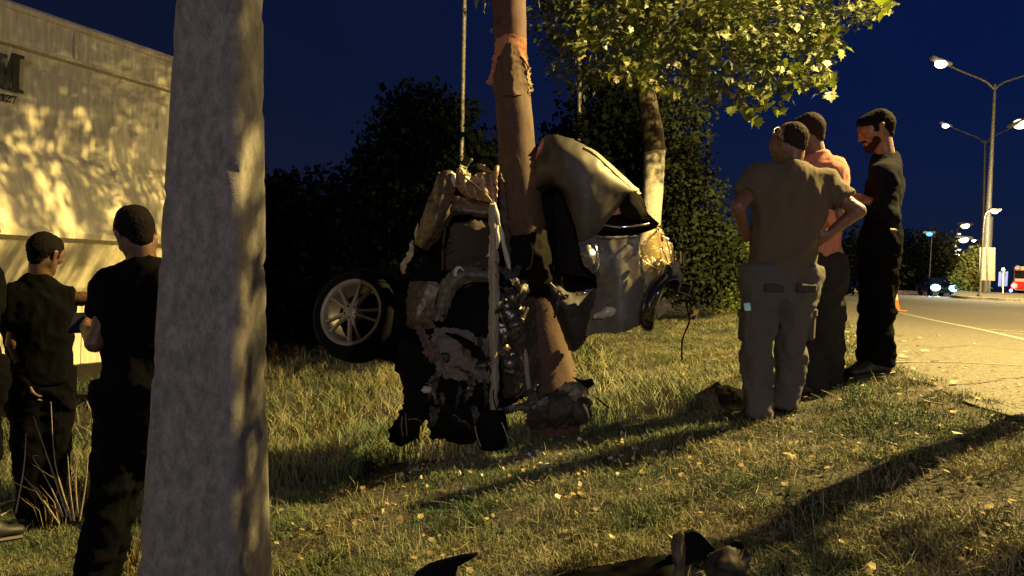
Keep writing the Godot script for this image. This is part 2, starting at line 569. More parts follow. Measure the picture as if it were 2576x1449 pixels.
func mat(r: float, g: float, b: float, rough: float, o := {}) -> StandardMaterial3D:
	var m := StandardMaterial3D.new()
	m.albedo_color = Color(r, g, b).linear_to_srgb()
	m.roughness = rough
	m.metallic = o.get("metal", 0.0)
	m.uv1_triplanar = true
	var sc: float = o.get("scale", 1.0)
	m.uv1_scale = o.get("scale3", Vector3(sc, sc, sc))
	if o.has("tex"):
		m.albedo_texture = o.tex
	if o.has("rtex"):
		m.roughness_texture = o.rtex
	if o.has("nrm"):
		m.normal_enabled = true
		m.normal_texture = o.nrm
		m.normal_scale = o.get("ns", 1.0)
	if o.has("coat"):
		m.clearcoat_enabled = true
		m.clearcoat = o.coat
		m.clearcoat_roughness = 0.15
	if o.get("vc", false):
		m.vertex_color_use_as_albedo = true
	if o.has("back"):
		m.backlight_enabled = true
		m.backlight = o.back
	if o.has("spec"):
		m.metallic_specular = o.spec
	if o.has("glow"):
		m.emission_enabled = true
		m.emission = o.glow
		m.emission_energy_multiplier = o.get("power", 1.0)
	m.cull_mode = BaseMaterial3D.CULL_DISABLED
	return m


# ---------------------------------------------------------------- shapes
func box(mb: MB, xf: Transform3D, size: Vector3, bev := 0.0) -> void:
	var h := size * 0.5
	bev = minf(bev, minf(h.x, minf(h.y, h.z)) * 0.9)
	var P := {}
	for sx in [-1, 1]:
		for sy in [-1, 1]:
			for sz in [-1, 1]:
				P[[sx, sy, sz, 0]] = xf * Vector3(sx * h.x, sy * (h.y - bev), sz * (h.z - bev))
				P[[sx, sy, sz, 1]] = xf * Vector3(sx * (h.x - bev), sy * h.y, sz * (h.z - bev))
				P[[sx, sy, sz, 2]] = xf * Vector3(sx * (h.x - bev), sy * (h.y - bev), sz * h.z)
	var o := xf.origin
	for s in [-1, 1]:
		mb.face_out(o, [P[[s, -1, -1, 0]], P[[s, 1, -1, 0]], P[[s, 1, 1, 0]], P[[s, -1, 1, 0]]])
		mb.face_out(o, [P[[-1, s, -1, 1]], P[[1, s, -1, 1]], P[[1, s, 1, 1]], P[[-1, s, 1, 1]]])
		mb.face_out(o, [P[[-1, -1, s, 2]], P[[1, -1, s, 2]], P[[1, 1, s, 2]], P[[-1, 1, s, 2]]])
	if bev <= 0.0:
		return
	for a in [-1, 1]:
		for b in [-1, 1]:
			mb.face_out(o, [P[[a, b, -1, 0]], P[[a, b, 1, 0]], P[[a, b, 1, 1]], P[[a, b, -1, 1]]])
			mb.face_out(o, [P[[a, -1, b, 0]], P[[a, 1, b, 0]], P[[a, 1, b, 2]], P[[a, -1, b, 2]]])
			mb.face_out(o, [P[[-1, a, b, 1]], P[[1, a, b, 1]], P[[1, a, b, 2]], P[[-1, a, b, 2]]])
			for d in [-1, 1]:
				mb.face_out(o, [P[[a, b, d, 0]], P[[a, b, d, 1]], P[[a, b, d, 2]]])


func tube(mb: MB, pts: Array, rads: Array, n := 8, wob := 0.0) -> void:
	var rings := []
	var up := Vector3.UP
	var d0: Vector3 = (pts[1] - pts[0]).normalized()
	if absf(d0.dot(up)) > 0.9:
		up = Vector3.RIGHT
	var side_v := d0.cross(up).normalized()
	for k in pts.size():
		var d: Vector3
		if k == 0:
			d = d0
		elif k == pts.size() - 1:
			d = (pts[k] - pts[k - 1]).normalized()
		else:
			d = (pts[k + 1] - pts[k - 1]).normalized()
		side_v = (side_v - d * side_v.dot(d)).normalized()
		var up_v := side_v.cross(d)
		var r: float = rads[mini(k, rads.size() - 1)]
		var ring := []
		for j in n:
			var an := TAU * j / n
			var pt: Vector3 = pts[k] + (side_v * cos(an) + up_v * sin(an)) * r
			if wob > 0.0:
				pt += (pt - pts[k]).normalized() * bump2.get_noise_3dv(pt * 2.0) * wob
			ring.append(mb.p(pt))
		rings.append(ring)
	for k in rings.size() - 1:
		for j in n:
			var j2 := (j + 1) % n
			mb.q(rings[k][j], rings[k + 1][j], rings[k + 1][j2], rings[k][j2])
	for e in 2:
		var k := 0 if e == 0 else pts.size() - 1
		var f := []
		for j in n:
			f.append(mb.v[rings[k][j]])
		mb.face_out(pts[1] if e == 0 else pts[k - 1], f)


func smooth_line(pts: Array, steps: int) -> Array:
	var out := []
	for k in pts.size() - 1:
		var a: Vector3 = pts[maxi(k - 1, 0)]
		var b: Vector3 = pts[k]
		var c: Vector3 = pts[k + 1]
		var d: Vector3 = pts[mini(k + 2, pts.size() - 1)]
		for j in steps:
			out.append(b.cubic_interpolate(c, a, d, float(j) / steps))
	out.append(pts[-1])
	return out


func smooth_num(v: Array, steps: int) -> Array:
	var out := []
	for k in v.size() - 1:
		for j in steps:
			out.append(lerpf(v[k], v[k + 1], float(j) / steps))
	out.append(v[-1])
	return out


func lathe(mb: MB, xf: Transform3D, prof: Array, n := 24) -> void:   # prof: Vector2(radius, height along local y)
	var rings := []
	for q in prof:
		var ring := []
		for j in n:
			var an := TAU * j / n
			ring.append(mb.p(xf * Vector3(cos(an) * q.x, q.y, sin(an) * q.x)))
		rings.append(ring)
	for k in rings.size() - 1:
		for j in n:
			var j2 := (j + 1) % n
			mb.q(rings[k][j], rings[k + 1][j], rings[k + 1][j2], rings[k][j2])


func prism(mb: MB, front: Array, back: Vector3) -> void:   # an outline of places, pushed along a vector; sides get edges of their own
	var n := front.size()
	var c := Vector3.ZERO
	for q in front:
		c += q
	c /= n
	var z := back.normalized()
	var x := Vector3.UP.cross(z)
	x = x.normalized() if x.length() > 0.1 else Vector3.RIGHT
	var y := z.cross(x)
	var flat := PackedVector2Array()
	for q in front:
		flat.append(Vector2((q - c).dot(x), (q - c).dot(y)))
	var tr := Geometry2D.triangulate_polygon(flat)
	for s in 2:
		var o := Vector3.ZERO if s == 0 else back
		for k in range(0, tr.size(), 3):
			var a: Vector3 = front[tr[k]] + o
			var b: Vector3 = front[tr[k + 1]] + o
			var d: Vector3 = front[tr[k + 2]] + o
			mb.face_out(c + back * 0.5, [a, b, d])
	for k in n:
		var a: Vector3 = front[k]
		var b: Vector3 = front[(k + 1) % n]
		mb.quad(a, b, b + back, a + back)


func cr(a: Vector3, b: Vector3, c: Vector3, d: Vector3, t: float) -> Vector3:
	return b.cubic_interpolate(c, a, d, t)


func along(list: Array, t: float) -> Vector3:
	var n := list.size() - 1
	var f := clampf(t, 0.0, 1.0) * n
	var k := mini(int(f), n - 1)
	return cr(list[maxi(k - 1, 0)], list[k], list[k + 1], list[mini(k + 2, n)], f - k)


func patch(mb: MB, ctrl: Array, nu: int, nv: int, thick := 0.006, crumple := 0.0, cf := 6.0) -> void:
	# a curved sheet with thickness through rows of places; a crumpled one gets sharp creases and a ragged edge
	if crumple > 0.01:
		nu = mini(nu * 2, 48)
		nv = mini(nv * 2, 56)
	var rag := minf(crumple * 0.55, 0.012)
	var g := []
	for i in nv + 1:
		var row := []
		for j in nu + 1:
			var col_pts := []
			for r in ctrl:
				col_pts.append(along(r, float(j) / nu))
			row.append(along(col_pts, float(i) / nv))
		g.append(row)
	var nrm := []
	for i in nv + 1:
		var row := []
		for j in nu + 1:
			var du: Vector3 = g[i][mini(j + 1, nu)] - g[i][maxi(j - 1, 0)]
			var dv: Vector3 = g[mini(i + 1, nv)][j] - g[maxi(i - 1, 0)][j]
			row.append(dv.cross(du).normalized())
		nrm.append(row)
	var eye := cam.position
	var flip: bool = nrm[nv / 2][nu / 2].dot(eye - g[nv / 2][nu / 2]) < 0.0
	var fr := []
	var bk := []
	for i in nv + 1:
		var r1 := []
		var r2 := []
		for j in nu + 1:
			var n: Vector3 = -nrm[i][j] if flip else nrm[i][j]
			var w: Vector3 = g[i][j]
			if crumple > 0.0:
				var c1 := bump.get_noise_3dv(w * cf * 0.45)
				var c2 := 1.0 - 2.2 * absf(bump.get_noise_3dv(w * cf * 0.8 + Vector3(7, 3, 1)))
				var c3 := 1.0 - 2.2 * absf(bump2.get_noise_3dv(w * cf * 0.7))
				w += n * crumple * (0.7 * c1 + 0.55 * c2 + 0.25 * c3)
				var e := Vector3.ZERO
				if i == 0:
					e += g[0][j] - g[1][j]
				elif i == nv:
					e += g[nv][j] - g[nv - 1][j]
				if j == 0:
					e += g[i][0] - g[i][1]
				elif j == nu:
					e += g[i][nu] - g[i][nu - 1]
				if e != Vector3.ZERO:
					w += e.normalized() * rag * (1.6 * bump2.get_noise_3dv(g[i][j] * 9.0) + 0.6 * sin(float(i * 13 + j * 7) * 2.3))
			r1.append(mb.p(w))
			r2.append(mb.p(w - n * thick))
		fr.append(r1)
		bk.append(r2)
	for i in nv:
		for j in nu:
			if flip:
				mb.q(fr[i][j], fr[i][j + 1], fr[i + 1][j + 1], fr[i + 1][j])
				mb.q(bk[i + 1][j], bk[i + 1][j + 1], bk[i][j + 1], bk[i][j])
			else:
				mb.q(fr[i + 1][j], fr[i + 1][j + 1], fr[i][j + 1], fr[i][j])
				mb.q(bk[i][j], bk[i][j + 1], bk[i + 1][j + 1], bk[i + 1][j])
	for j in nu:
		mb.quad(mb.v[fr[0][j]], mb.v[fr[0][j + 1]], mb.v[bk[0][j + 1]], mb.v[bk[0][j]])
		mb.quad(mb.v[fr[nv][j + 1]], mb.v[fr[nv][j]], mb.v[bk[nv][j]], mb.v[bk[nv][j + 1]])
	for i in nv:
		mb.quad(mb.v[fr[i + 1][0]], mb.v[fr[i][0]], mb.v[bk[i][0]], mb.v[bk[i + 1][0]])
		mb.quad(mb.v[fr[i][nu]], mb.v[fr[i + 1][nu]], mb.v[bk[i + 1][nu]], mb.v[bk[i][nu]])


func blob(mb: MB, c: Vector3, r: Vector3, rough: float, nf := 2.5, n := 10, turn := 0.0) -> void:
	var base := mb.v.size()
	var b := Basis(Vector3.UP, turn)
	for i in n + 1:
		var la := PI * i / n
		for j in n * 2:
			var lo := PI * j / n
			var u := Vector3(sin(la) * cos(lo), cos(la), sin(la) * sin(lo))
			var k := 1.0 + rough * bump.get_noise_3dv((u + c) * nf) + rough * 0.5 * bump2.get_noise_3dv((u + c) * nf)
			mb.p(c + b * (u * r * k))
	for i in n:
		for j in n * 2:
			var j2 := (j + 1) % (n * 2)
			mb.q(base + i * n * 2 + j, base + i * n * 2 + j2, base + (i + 1) * n * 2 + j2, base + (i + 1) * n * 2 + j)


func frame(o: Vector3, y: Vector3) -> Transform3D:   # local y along a direction
	y = y.normalized()
	var x := y.cross(Vector3.BACK)
	x = x.normalized() if x.length() > 0.05 else Vector3.RIGHT
	return Transform3D(Basis(x, y, x.cross(y)), o)


func rnd_basis() -> Basis:
	return Basis.from_euler(Vector3(rng.randf() * TAU, rng.randf() * TAU, rng.randf() * TAU))

# ---------------------------------------------------------------- ground, grass, trees
func ground() -> void:
	var xs := []
	var x := -70.0
	while x < 120.0:
		xs.append(x)
		x += 0.07 if x > -3.6 and x < 3.6 else (0.2 if x > -9.0 and x < 12.0 else 2.5)
	var zs := []
	var z := 12.0
	while z > -170.0:
		zs.append(z)
		z -= 0.08 if z < 0.5 and z > -7.5 else (0.22 if z > -16.0 else (1.0 if z > -45.0 else 4.0))
	var mb := MB.new()
	var w := xs.size()
	for zz in zs:
		for xx in xs:
			mb.p(Vector3(xx, ground_y(xx, zz), zz))
	for j in zs.size() - 1:
		for i in w - 1:
			var a := j * w + i
			mb.q(a, a + 1, a + w + 1, a + w)
	tag(obj("ground", mb, M.soil), "grassy roadside bank falling away from the road to the left", "", "", "structure")
	# the road: one sheet over the flat ground, its near edge frayed
	var r := MB.new()
	var n := 240
	var pr := []
	for k in n + 1:
		var l := -14.0 + 84.0 * pow(float(k) / n, 1.6)
		var jit := 0.05 * bump2.get_noise_2d(l * 2.0, 5.0) + 0.05 * bump.get_noise_2d(l * 1.0, 9.0)
		var row := []
		for s in [jit, 0.25, 1.2, 3.5, 8.0, 16.0, 30.0, 70.0]:
			var zz := -l
			var xx: float = 0.6 + 0.4 * l + 0.15 * pow(maxf(0.0, 5.5 - maxf(l, -3.0)), 1.3) + s / 0.928
			row.append(r.p(Vector3(xx, 0.0 - (0.01 if s == jit else 0.0), zz)))
		pr.append(row)
	for k in n:
		for j in 7:
			r.q(pr[k][j], pr[k][j + 1], pr[k + 1][j + 1], pr[k + 1][j])
	tag(obj("road", r, M.asphalt), "wide worn asphalt road under street lamps", "", "", "structure")
	# painted lines
	for q in [[[[2262, 786.5], [2300, 795], [2359, 808], [2470, 830], [2610, 862]], 0.10, "solid_line"], [[[2490, 829], [2530, 832], [2600, 836]], 0.1, "hatch_line"], [[[2520, 836], [2560, 840], [2600, 844]], 0.08, "hatch_line"], [[[2110, 758], [2180, 768], [2240, 781]], 0.08, "solid_line"]]:
		var ln := MB.new()
		var pts := []
		for p in q[0]:
			var v := at(p[0], p[1], 1.0) - cam.position
			pts.append(cam.position + v * (cam.position.y / -v.y))
		pts = smooth_line(pts, 10)
		for k in pts.size() - 1:
			var a: Vector3 = pts[k]
			var b: Vector3 = pts[k + 1]
			var o := Vector3.UP.cross(b - a).normalized() * float(q[1]) * 0.5
			var u := Vector3(0, 0.004, 0)
			ln.quad(a - o + u, b - o + u, b + o + u, a + o + u)
		tag(obj("road_marking", ln, M.line_paint), "worn painted line on the road", "", "", "structure")
	var tar := MB.new()
	var tp := []
	for p in [[2255, 912], [2300, 910], [2350, 911], [2400, 912], [2470, 915], [2600, 922]]:
		var v := at(p[0], p[1], 1.0) - cam.position
		tp.append(cam.position + v * (cam.position.y / -v.y))
	tp = smooth_line(tp, 10)
	for k in tp.size() - 1:
		var a: Vector3 = tp[k]
		var b: Vector3 = tp[k + 1]
		var o := Vector3.UP.cross(b - a).normalized() * (0.022 + 0.012 * bump2.get_noise_1d(k * 9.0))
		tar.quad(a - o + Vector3(0, 0.004, 0), b - o + Vector3(0, 0.004, 0), b + o + Vector3(0, 0.004, 0), a + o + Vector3(0, 0.004, 0))
	tag(obj("road_seam", tar, M.seam), "pale seam across the near lane", "", "", "structure")
	for q in [[[2330, 985], [2400, 968], [2470, 962], [2560, 950], [2640, 952]], [[2280, 868], [2360, 874], [2450, 870], [2600, 884]]]:
		var ck := MB.new()
		var cp := []
		for p in q:
			var v := at(p[0], p[1], 1.0) - cam.position
			cp.append(cam.position + v * (cam.position.y / -v.y))
		cp = smooth_line(cp, 14)
		for k in cp.size():
			cp[k] += Vector3(bump2.get_noise_2d(k * 0.7, q[0][0]), 0, bump2.get_noise_2d(q[0][0], k * 0.7)) * 0.05
		for k in cp.size() - 1:
			var a: Vector3 = cp[k]
			var b: Vector3 = cp[k + 1]
			var o := Vector3.UP.cross(b - a).normalized() * (0.008 + 0.006 * absf(bump2.get_noise_1d(k * 3.0)))
			var u := Vector3(0, 0.004, 0)
			ck.quad(a - o + u, b - o + u, b + o + u, a + o + u)
		tag(obj("road_crack", ck, M.tar), "dark crack across the near lane", "", "", "structure")
	# traffic island with kerb, and the far kerb
	var isl := MB.new()
	var ctr := [[2394, 746, 50.0], [2420, 752, 48.0], [2480, 756, 47.0], [2560, 758, 46.0], [2800, 768, 45.0], [3100, 776, 46.0]]
	var fr := []
	var bk := []
	for q in ctr:
		var p := at(q[0], q[1], q[2])
		p.y = 0
		fr.append(p)
		bk.append(p + Vector3(17.0, 0, -26.0))
	var f2 := smooth_line(fr, 6)
	var b2 := smooth_line(bk, 6)
	for k in f2.size() - 1:
		var h := Vector3(0, 0.16, 0)
		isl.quad(f2[k], f2[k + 1], f2[k + 1] + h, f2[k] + h)
		isl.quad(f2[k] + h, f2[k + 1] + h, f2[k + 1] + Vector3(0.05, 0.18, -0.35), f2[k] + Vector3(0.05, 0.18, -0.35))
	tag(obj("kerb", isl, M.kerb), "kerb along the front of the traffic island", "", "", "structure")
	var ig := MB.new()
	var gr := []
	for j in 9:
		var row := []
		for k in f2.size():
			var t := j / 8.0
			var e: Vector3 = f2[k] + Vector3(0.05, 0.16, -0.35)
			var g: Vector3 = e.lerp(b2[k], t)
			g.y = 0.16 + 0.35 * sin(minf(t * 6.0, PI * 0.5)) * (0.4 if k < 2 else 1.0)
			row.append(ig.p(g))
		gr.append(row)
	for j in 8:
		for k in f2.size() - 1:
			ig.q(gr[j][k], gr[j][k + 1], gr[j + 1][k + 1], gr[j + 1][k])
	tag(obj("traffic_island", ig, M.island), "raised dry traffic island", "", "", "structure")
	var fk := MB.new()
	var fp := []
	for q in [[2080, 733], [2180, 735], [2290, 737], [2392, 741]]:
		var p := at(q[0], q[1], 66.0)
		fp.append(Vector3(p.x, 0, p.z))
	fp = smooth_line(fp, 4)
	for k in fp.size() - 1:
		var h := Vector3(0, 0.3, 0)
		fk.quad(fp[k], fp[k + 1], fp[k + 1] + h, fp[k] + h)
		fk.quad(fp[k] + h, fp[k + 1] + h, fp[k + 1] + h + Vector3(0.2, 0, -0.5), fp[k] + h + Vector3(0.2, 0, -0.5))
	tag(obj("kerb", fk, M.kerb), "pale kerb on the far side of the road", "", "", "structure")


func blade_tuft(n: int, h: float, spread: float, lean: float, wd: float) -> ArrayMesh:
	var mb := MB.new()
	for k in n:
		var an := rng.randf() * TAU
		var r := sqrt(rng.randf()) * spread
		var o := Vector3(cos(an) * r, -0.01, sin(an) * r)
		var la := rng.randf() * TAU
		var ln := Vector3(cos(la), 0, sin(la)) * lean * rng.randf_range(0.3, 1.3)
		var hh := h * rng.randf_range(0.5, 1.2)
		var sd := Vector3(-sin(la), 0, cos(la)).rotated(Vector3.UP, rng.randf_range(-1.2, 1.2)) * wd
		var p0 := o
		var p1 := o + Vector3(0, hh * 0.55, 0) + ln * hh * 0.35
		var p2 := o + Vector3(0, hh * (0.95 - lean * 0.25), 0) + ln * hh
		mb.quad(p0 - sd, p0 + sd, p1 + sd * 0.75, p1 - sd * 0.75)
		mb.tri(p1 - sd * 0.75, p1 + sd * 0.75, p2)
	return mb.mesh()


func grass_color(dry: float) -> Color:
	var g := Color(0.038, 0.062, 0.024)
	var s := Color(0.135, 0.122, 0.066)
	var c := g.lerp(s, clampf(dry + rng.randf_range(-0.3, 0.3), 0.0, 1.0))
	var k := rng.randf_range(0.8, 2.0)
	return Color(c.r * k, c.g * k, c.b * k)


func grass() -> void:
	var kinds := [blade_tuft(20, 0.045, 0.05, 0.9, 0.0016), blade_tuft(18, 0.065, 0.05, 0.6, 0.0016), blade_tuft(16, 0.045, 0.06, 1.5, 0.0017), blade_tuft(12, 0.18, 0.06, 0.45, 0.003)]
	var xf := [[], [], [], []]
	var co := [[], [], [], []]
	for band in [[0.9, 3.2, 1100.0, 1.0], [3.2, 6.5, 520.0, 1.2], [6.5, 12.0, 130.0, 1.9], [12.0, 24.0, 34.0, 3.0]]:
		var z0: float = band[0]
		var z1: float = band[1]
		var xa := -z1 * 0.78 - 0.6
		var xb := z1 * 0.74 + 0.4
		var cnt := int((z1 - z0) * (xb - xa) * float(band[2]))
		for k in cnt:
			var z := -rng.randf_range(z0, z1)
			var x := rng.randf_range(xa, xb)
			if absf(x) > -z * 0.74 + 0.3:
				continue
			var s := side(x, z)
			if s > 0.12 + 0.14 * bump2.get_noise_2d(x * 1.5, z * 1.5) or s < -9.0:
				continue
			if bump.get_noise_2d(x * 0.9 + 90.0, z * 0.9) > 0.22 and rng.randf() < 0.72 and z > -6.0:
				continue
			if s > -0.15 and rng.randf() > 0.55:
				continue
			if s < -6.2 and rng.randf() > 0.25:
				continue
			var dry := 0.36 + 1.2 * bump.get_noise_2d(x * 1.3 + 40.0, z * 1.3)
			if z > -3.0:
				dry += 0.12
			dry += 0.2 * smoothstep(4.5, 7.0, -z)  # paler grass towards the back paints in the brighter light there
			var tall := z < -5.0 and x < 1.4
			var v := 0
			var q := rng.randf()
			if tall and q < 0.5:
				v = 3
			else:
				v = 0 if q < 0.4 else (1 if q < 0.7 else 2)
			var sc: float = band[3] * rng.randf_range(0.7, 1.3) * (1.0 + 0.5 * bump2.get_noise_2d(x * 0.7, z * 0.7))
			var b := Basis(Vector3.UP, rng.randf() * TAU).scaled(Vector3(sc, sc * rng.randf_range(0.8, 1.2) / lerpf(1.0, sc, 0.45), sc))
			xf[v].append(Transform3D(b, Vector3(x, ground_y(x, z), z)))
			co[v].append(grass_color(dry))
	for v in 4:
		tag(scatter("grass", kinds[v], M.blade, xf[v], co[v]), ["short tangled grass on the bank", "upright short grass on the bank", "flattened dry grass on the bank", "taller rough grass behind the wreck"][v], "grass")
	# bleached stalks standing about in the front
	var stalk := MB.new()
	tube(stalk, [Vector3(0, -0.01, 0), Vector3(0.006, 0.05, 0.0), Vector3(0.02, 0.1, 0.004)], [0.0014, 0.0012, 0.0005], 4)
	var sx := []
	var sc2 := []
	for k in 1300:
		var z := -rng.randf_range(1.5, 5.0)
		var x := rng.randf_range(-1.0, 0.68) * -z
		var s := side(x, z)
		if s > -0.1 or x < -1.6 + z * 0.05:
			continue
		var b := Basis.from_euler(Vector3(rng.randf_range(-0.9, 0.9), rng.randf() * TAU, rng.randf_range(-0.9, 0.9)))
		if rng.randf() < 0.35:
			b = Basis.from_euler(Vector3(rng.randf_range(1.1, 1.5), rng.randf() * TAU, 0))
		var l := rng.randf_range(0.4, 1.1)
		sx.append(Transform3D(b.scaled(Vector3(1, 1, 1) * l), Vector3(x, ground_y(x, z) + 0.012, z)))
		var kk := rng.randf_range(0.5, 1.1)
		sc2.append(Color(0.42 * kk, 0.35 * kk, 0.19 * kk))
	tag(scatter("dry_grass_stalks", stalk.mesh(), M.blade, sx, sc2), "bleached dry stalks in the grass", "grass")
	# fallen leaves
	var lf := leaf_mesh(0.9)
	var lx := []
	var lc := []
	for k in 2800:
		var z := -rng.randf_range(1.6, 11.0)
		var x := rng.randf_range(-0.7, 0.7) * -z
		var s := side(x, z)
		if s > 0.05 or s < -5.0:
			continue
		var b := Basis.from_euler(Vector3(rng.randf_range(-0.6, 0.6), rng.randf() * TAU, rng.randf_range(-0.6, 0.6)))
		var l := rng.randf_range(0.014, 0.036)
		lx.append(Transform3D(b.scaled(Vector3(l, l, l)), Vector3(x, ground_y(x, z) + rng.randf_range(0.01, 0.035), z)))
		var kk := rng.randf_range(0.2, 0.8)
		lc.append(Color(0.40 * kk, 0.31 * kk, 0.15 * kk))
	tag(scatter("fallen_leaves", lf, M.blade, lx, lc), "small dry leaves scattered in the grass", "leaves")
	# a few large curled leaves that can be told apart
	var big := [[2006, 1246, 0.075, "broad green dock leaf standing in the grass right of the middle"], [1462, 1268, 0.065, "large curled tan leaf left of the long shadow"], [1010, 1312, 0.07, "wide dry brown leaf in the front grass below the twigs"], [1640, 1176, 0.05, "folded yellow leaf on the shadow's upper edge"], [1896, 1152, 0.05, "pale yellow leaf near the bald man's shadow"], [2345, 1026, 0.05, "pale leaf beside the stick near the road"], [1420, 1320, 0.04, "small curled tan leaf in the front grass"], [1020, 1436, 0.05, "dark brown leaf at the bottom edge near the pole"], [1330, 1180, 0.04, "yellowish leaf on the edge of the debris row"], [1560, 1016, 0.06, "pale leaf in the bright grass behind the bumper shell"]]
	for q in big:
		var g := on_ground(q[0], q[1], 1.5)
		var o := inst("fallen_leaf", leaf_mesh(1.4), M.dry_leaf if q[0] != 2006 else M.green_leaf, self)
		var s: float = q[2]
		o.transform = Transform3D(Basis.from_euler(Vector3(rng.randf_range(0.3, 0.9), rng.randf() * TAU, rng.randf_range(-0.5, 0.5))).scaled(Vector3(s, s, s)), g + Vector3(0, s * 0.5, 0))
		tag(o, q[3], "leaf")
	# dry tuft with long stems in front of the left-hand men
	var tb := on_ground(140, 1330, 2.0)
	var tt := thing("dry_weed", tb, "tall dry weed with bent stems in front of the men on the left", "weed")
	for q in [[[170, 1300], [130, 1180], [84, 1046]], [[180, 1310], [140, 1170], [128, 1010]], [[160, 1300], [120, 1210], [84, 1152], [96, 1146]], [[186, 1310], [176, 1230], [170, 1140]], [[196, 1300], [190, 1200], [200, 1120]], [[150, 1320], [96, 1240], [60, 1200]], [[40, 1290], [60, 1180], [66, 1090]], [[200, 1310], [215, 1220], [222, 1140]]]:
		pipe("stem", pp(q[0] if q[0][0] is Array else q, 3.2), [0.004, 0.0025, 0.0018, 0.001] if q.size() == 4 else [0.004, 0.003, 0.0012], M.pale_wood, tt, tb, 5)
	var tuft := blade_tuft(90, 0.5, 0.16, 0.5, 0.004)
	var cl := inst("basal_leaves", tuft, M.dry_leaf, tt)
	cl.position = Vector3(0.04, 0, 0)
	tag(cl, "", "", "", "stuff")
	# rough weeds left of the wreck
	for q in [[690, 905, 0.42, "tall seeding weed beside the concrete pole, behind the wreck"], [740, 900, 0.3, "shorter leafy weed right of the tall one behind the pole"], [320, 1440, 0.34, "dry bunch grass between the man in black and the pole"]]:
		var g := on_ground(q[0], q[1], 1.8)
		var o := inst("weed", blade_tuft(60, q[2], 0.12, 0.5, 0.004), M.dry_leaf, self)
		o.position = g
		tag(o, q[3], "weed")


func leaf_mesh(curl := 1.0) -> ArrayMesh:   # a lobed leaf, one unit long, gently folded
	var mb := MB.new()
	var o := [[0.0, 0.0], [0.28, 0.02], [0.5, 0.2], [0.34, 0.3], [0.62, 0.52], [0.36, 0.56], [0.3, 0.74], [0.16, 0.74], [0.0, 1.05]]
	var pts := []
	for q in o:
		pts.append(Vector3(q[0], 0.16 * curl * absf(q[0]) - 0.1 * curl * q[1] * q[1], q[1]))
	for s in [1.0, -1.0]:
		for k in range(1, o.size() - 1):
			var a := Vector3(0, -0.05 * curl * o[k][1] * o[k][1], o[k][1] * 0.9)
			var b := Vector3(0, -0.05 * curl * o[k + 1][1] * o[k + 1][1], o[k + 1][1] * 0.9)
			var p1: Vector3 = pts[k] * Vector3(s, 1, 1)
			var p2: Vector3 = pts[k + 1] * Vector3(s, 1, 1)
			mb.tri(a, p1, p2)
			mb.tri(a, p2, b)
	return mb.mesh()


func spray_mesh(n: int, size: float, leaf: float, simple := false) -> ArrayMesh:
	# a twig with leaves that hang and turn at random
	var mb := MB.new()
	var o := [[0.0, 0.0], [0.34, 0.12], [0.3, 0.3], [0.5, 0.48], [0.26, 0.6], [0.0, 1.0]]
	for k in n:
		var p := Vector3(rng.randf_range(-1, 1), rng.randf_range(-0.8, 0.6), rng.randf_range(-1, 1)) * size * 0.5
		var b := Basis.from_euler(Vector3(rng.randf_range(-0.2, 1.5), rng.randf() * TAU, rng.randf_range(-0.7, 0.7))) * (leaf * rng.randf_range(0.65, 1.2))
		if simple:
			mb.quad(p + b * Vector3(0, 0, 0), p + b * Vector3(0.45, 0.08, 0.45), p + b * Vector3(0, -0.05, 1), p + b * Vector3(-0.45, 0.08, 0.45))
			continue
		for s in [1.0, -1.0]:
			for j in range(1, o.size() - 1):
				var a := Vector3(0, 0, o[j][1] * 0.5)
				mb.tri(p + b * a, p + b * Vector3(o[j][0] * s, 0.12 * o[j][0], o[j][1]), p + b * Vector3(o[j + 1][0] * s, 0.12 * o[j + 1][0], o[j + 1][1]))
	if not simple:
		tube(mb, [Vector3(-size * 0.4, size * 0.2, 0), Vector3(0, 0, 0), Vector3(size * 0.35, -size * 0.15, size * 0.2)], [size * 0.012, size * 0.008, size * 0.004], 4)
	return mb.mesh()


func fill(list: Array, per: float, c0: Color, c1: Color, xf: Array, co: Array, hollow := 0.45, sc := 1.0, tall := 1.0) -> void:
	# sprays inside ellipsoids: [centre, radii]
	for q in list:
		var r: Vector3 = q[1]
		var n := int(per * r.x * r.y * r.z * 4.19)
		for k in n:
			var u := Vector3(rng.randfn(), rng.randfn(), rng.randfn()).normalized() * pow(rng.randf_range(hollow * hollow * hollow, 1.0), 1.0 / 3.0)
			var p: Vector3 = q[0] + u * r
			if bump2.get_noise_3dv(p * 1.3) < -0.28:
				continue
			var s := sc * rng.randf_range(0.7, 1.25)
			xf.append(Transform3D(Basis.from_euler(Vector3(rng.randf_range(-0.5, 0.5), rng.randf() * TAU, rng.randf_range(-0.5, 0.5))).scaled(Vector3(s, s * tall, s)), p))
			var c := c0.lerp(c1, rng.randf())
			co.append(c)


func local(xf: Array, base: Vector3) -> Array:
	var out := []
	for t in xf:
		out.append(Transform3D(t.basis, t.origin - base))
	return out


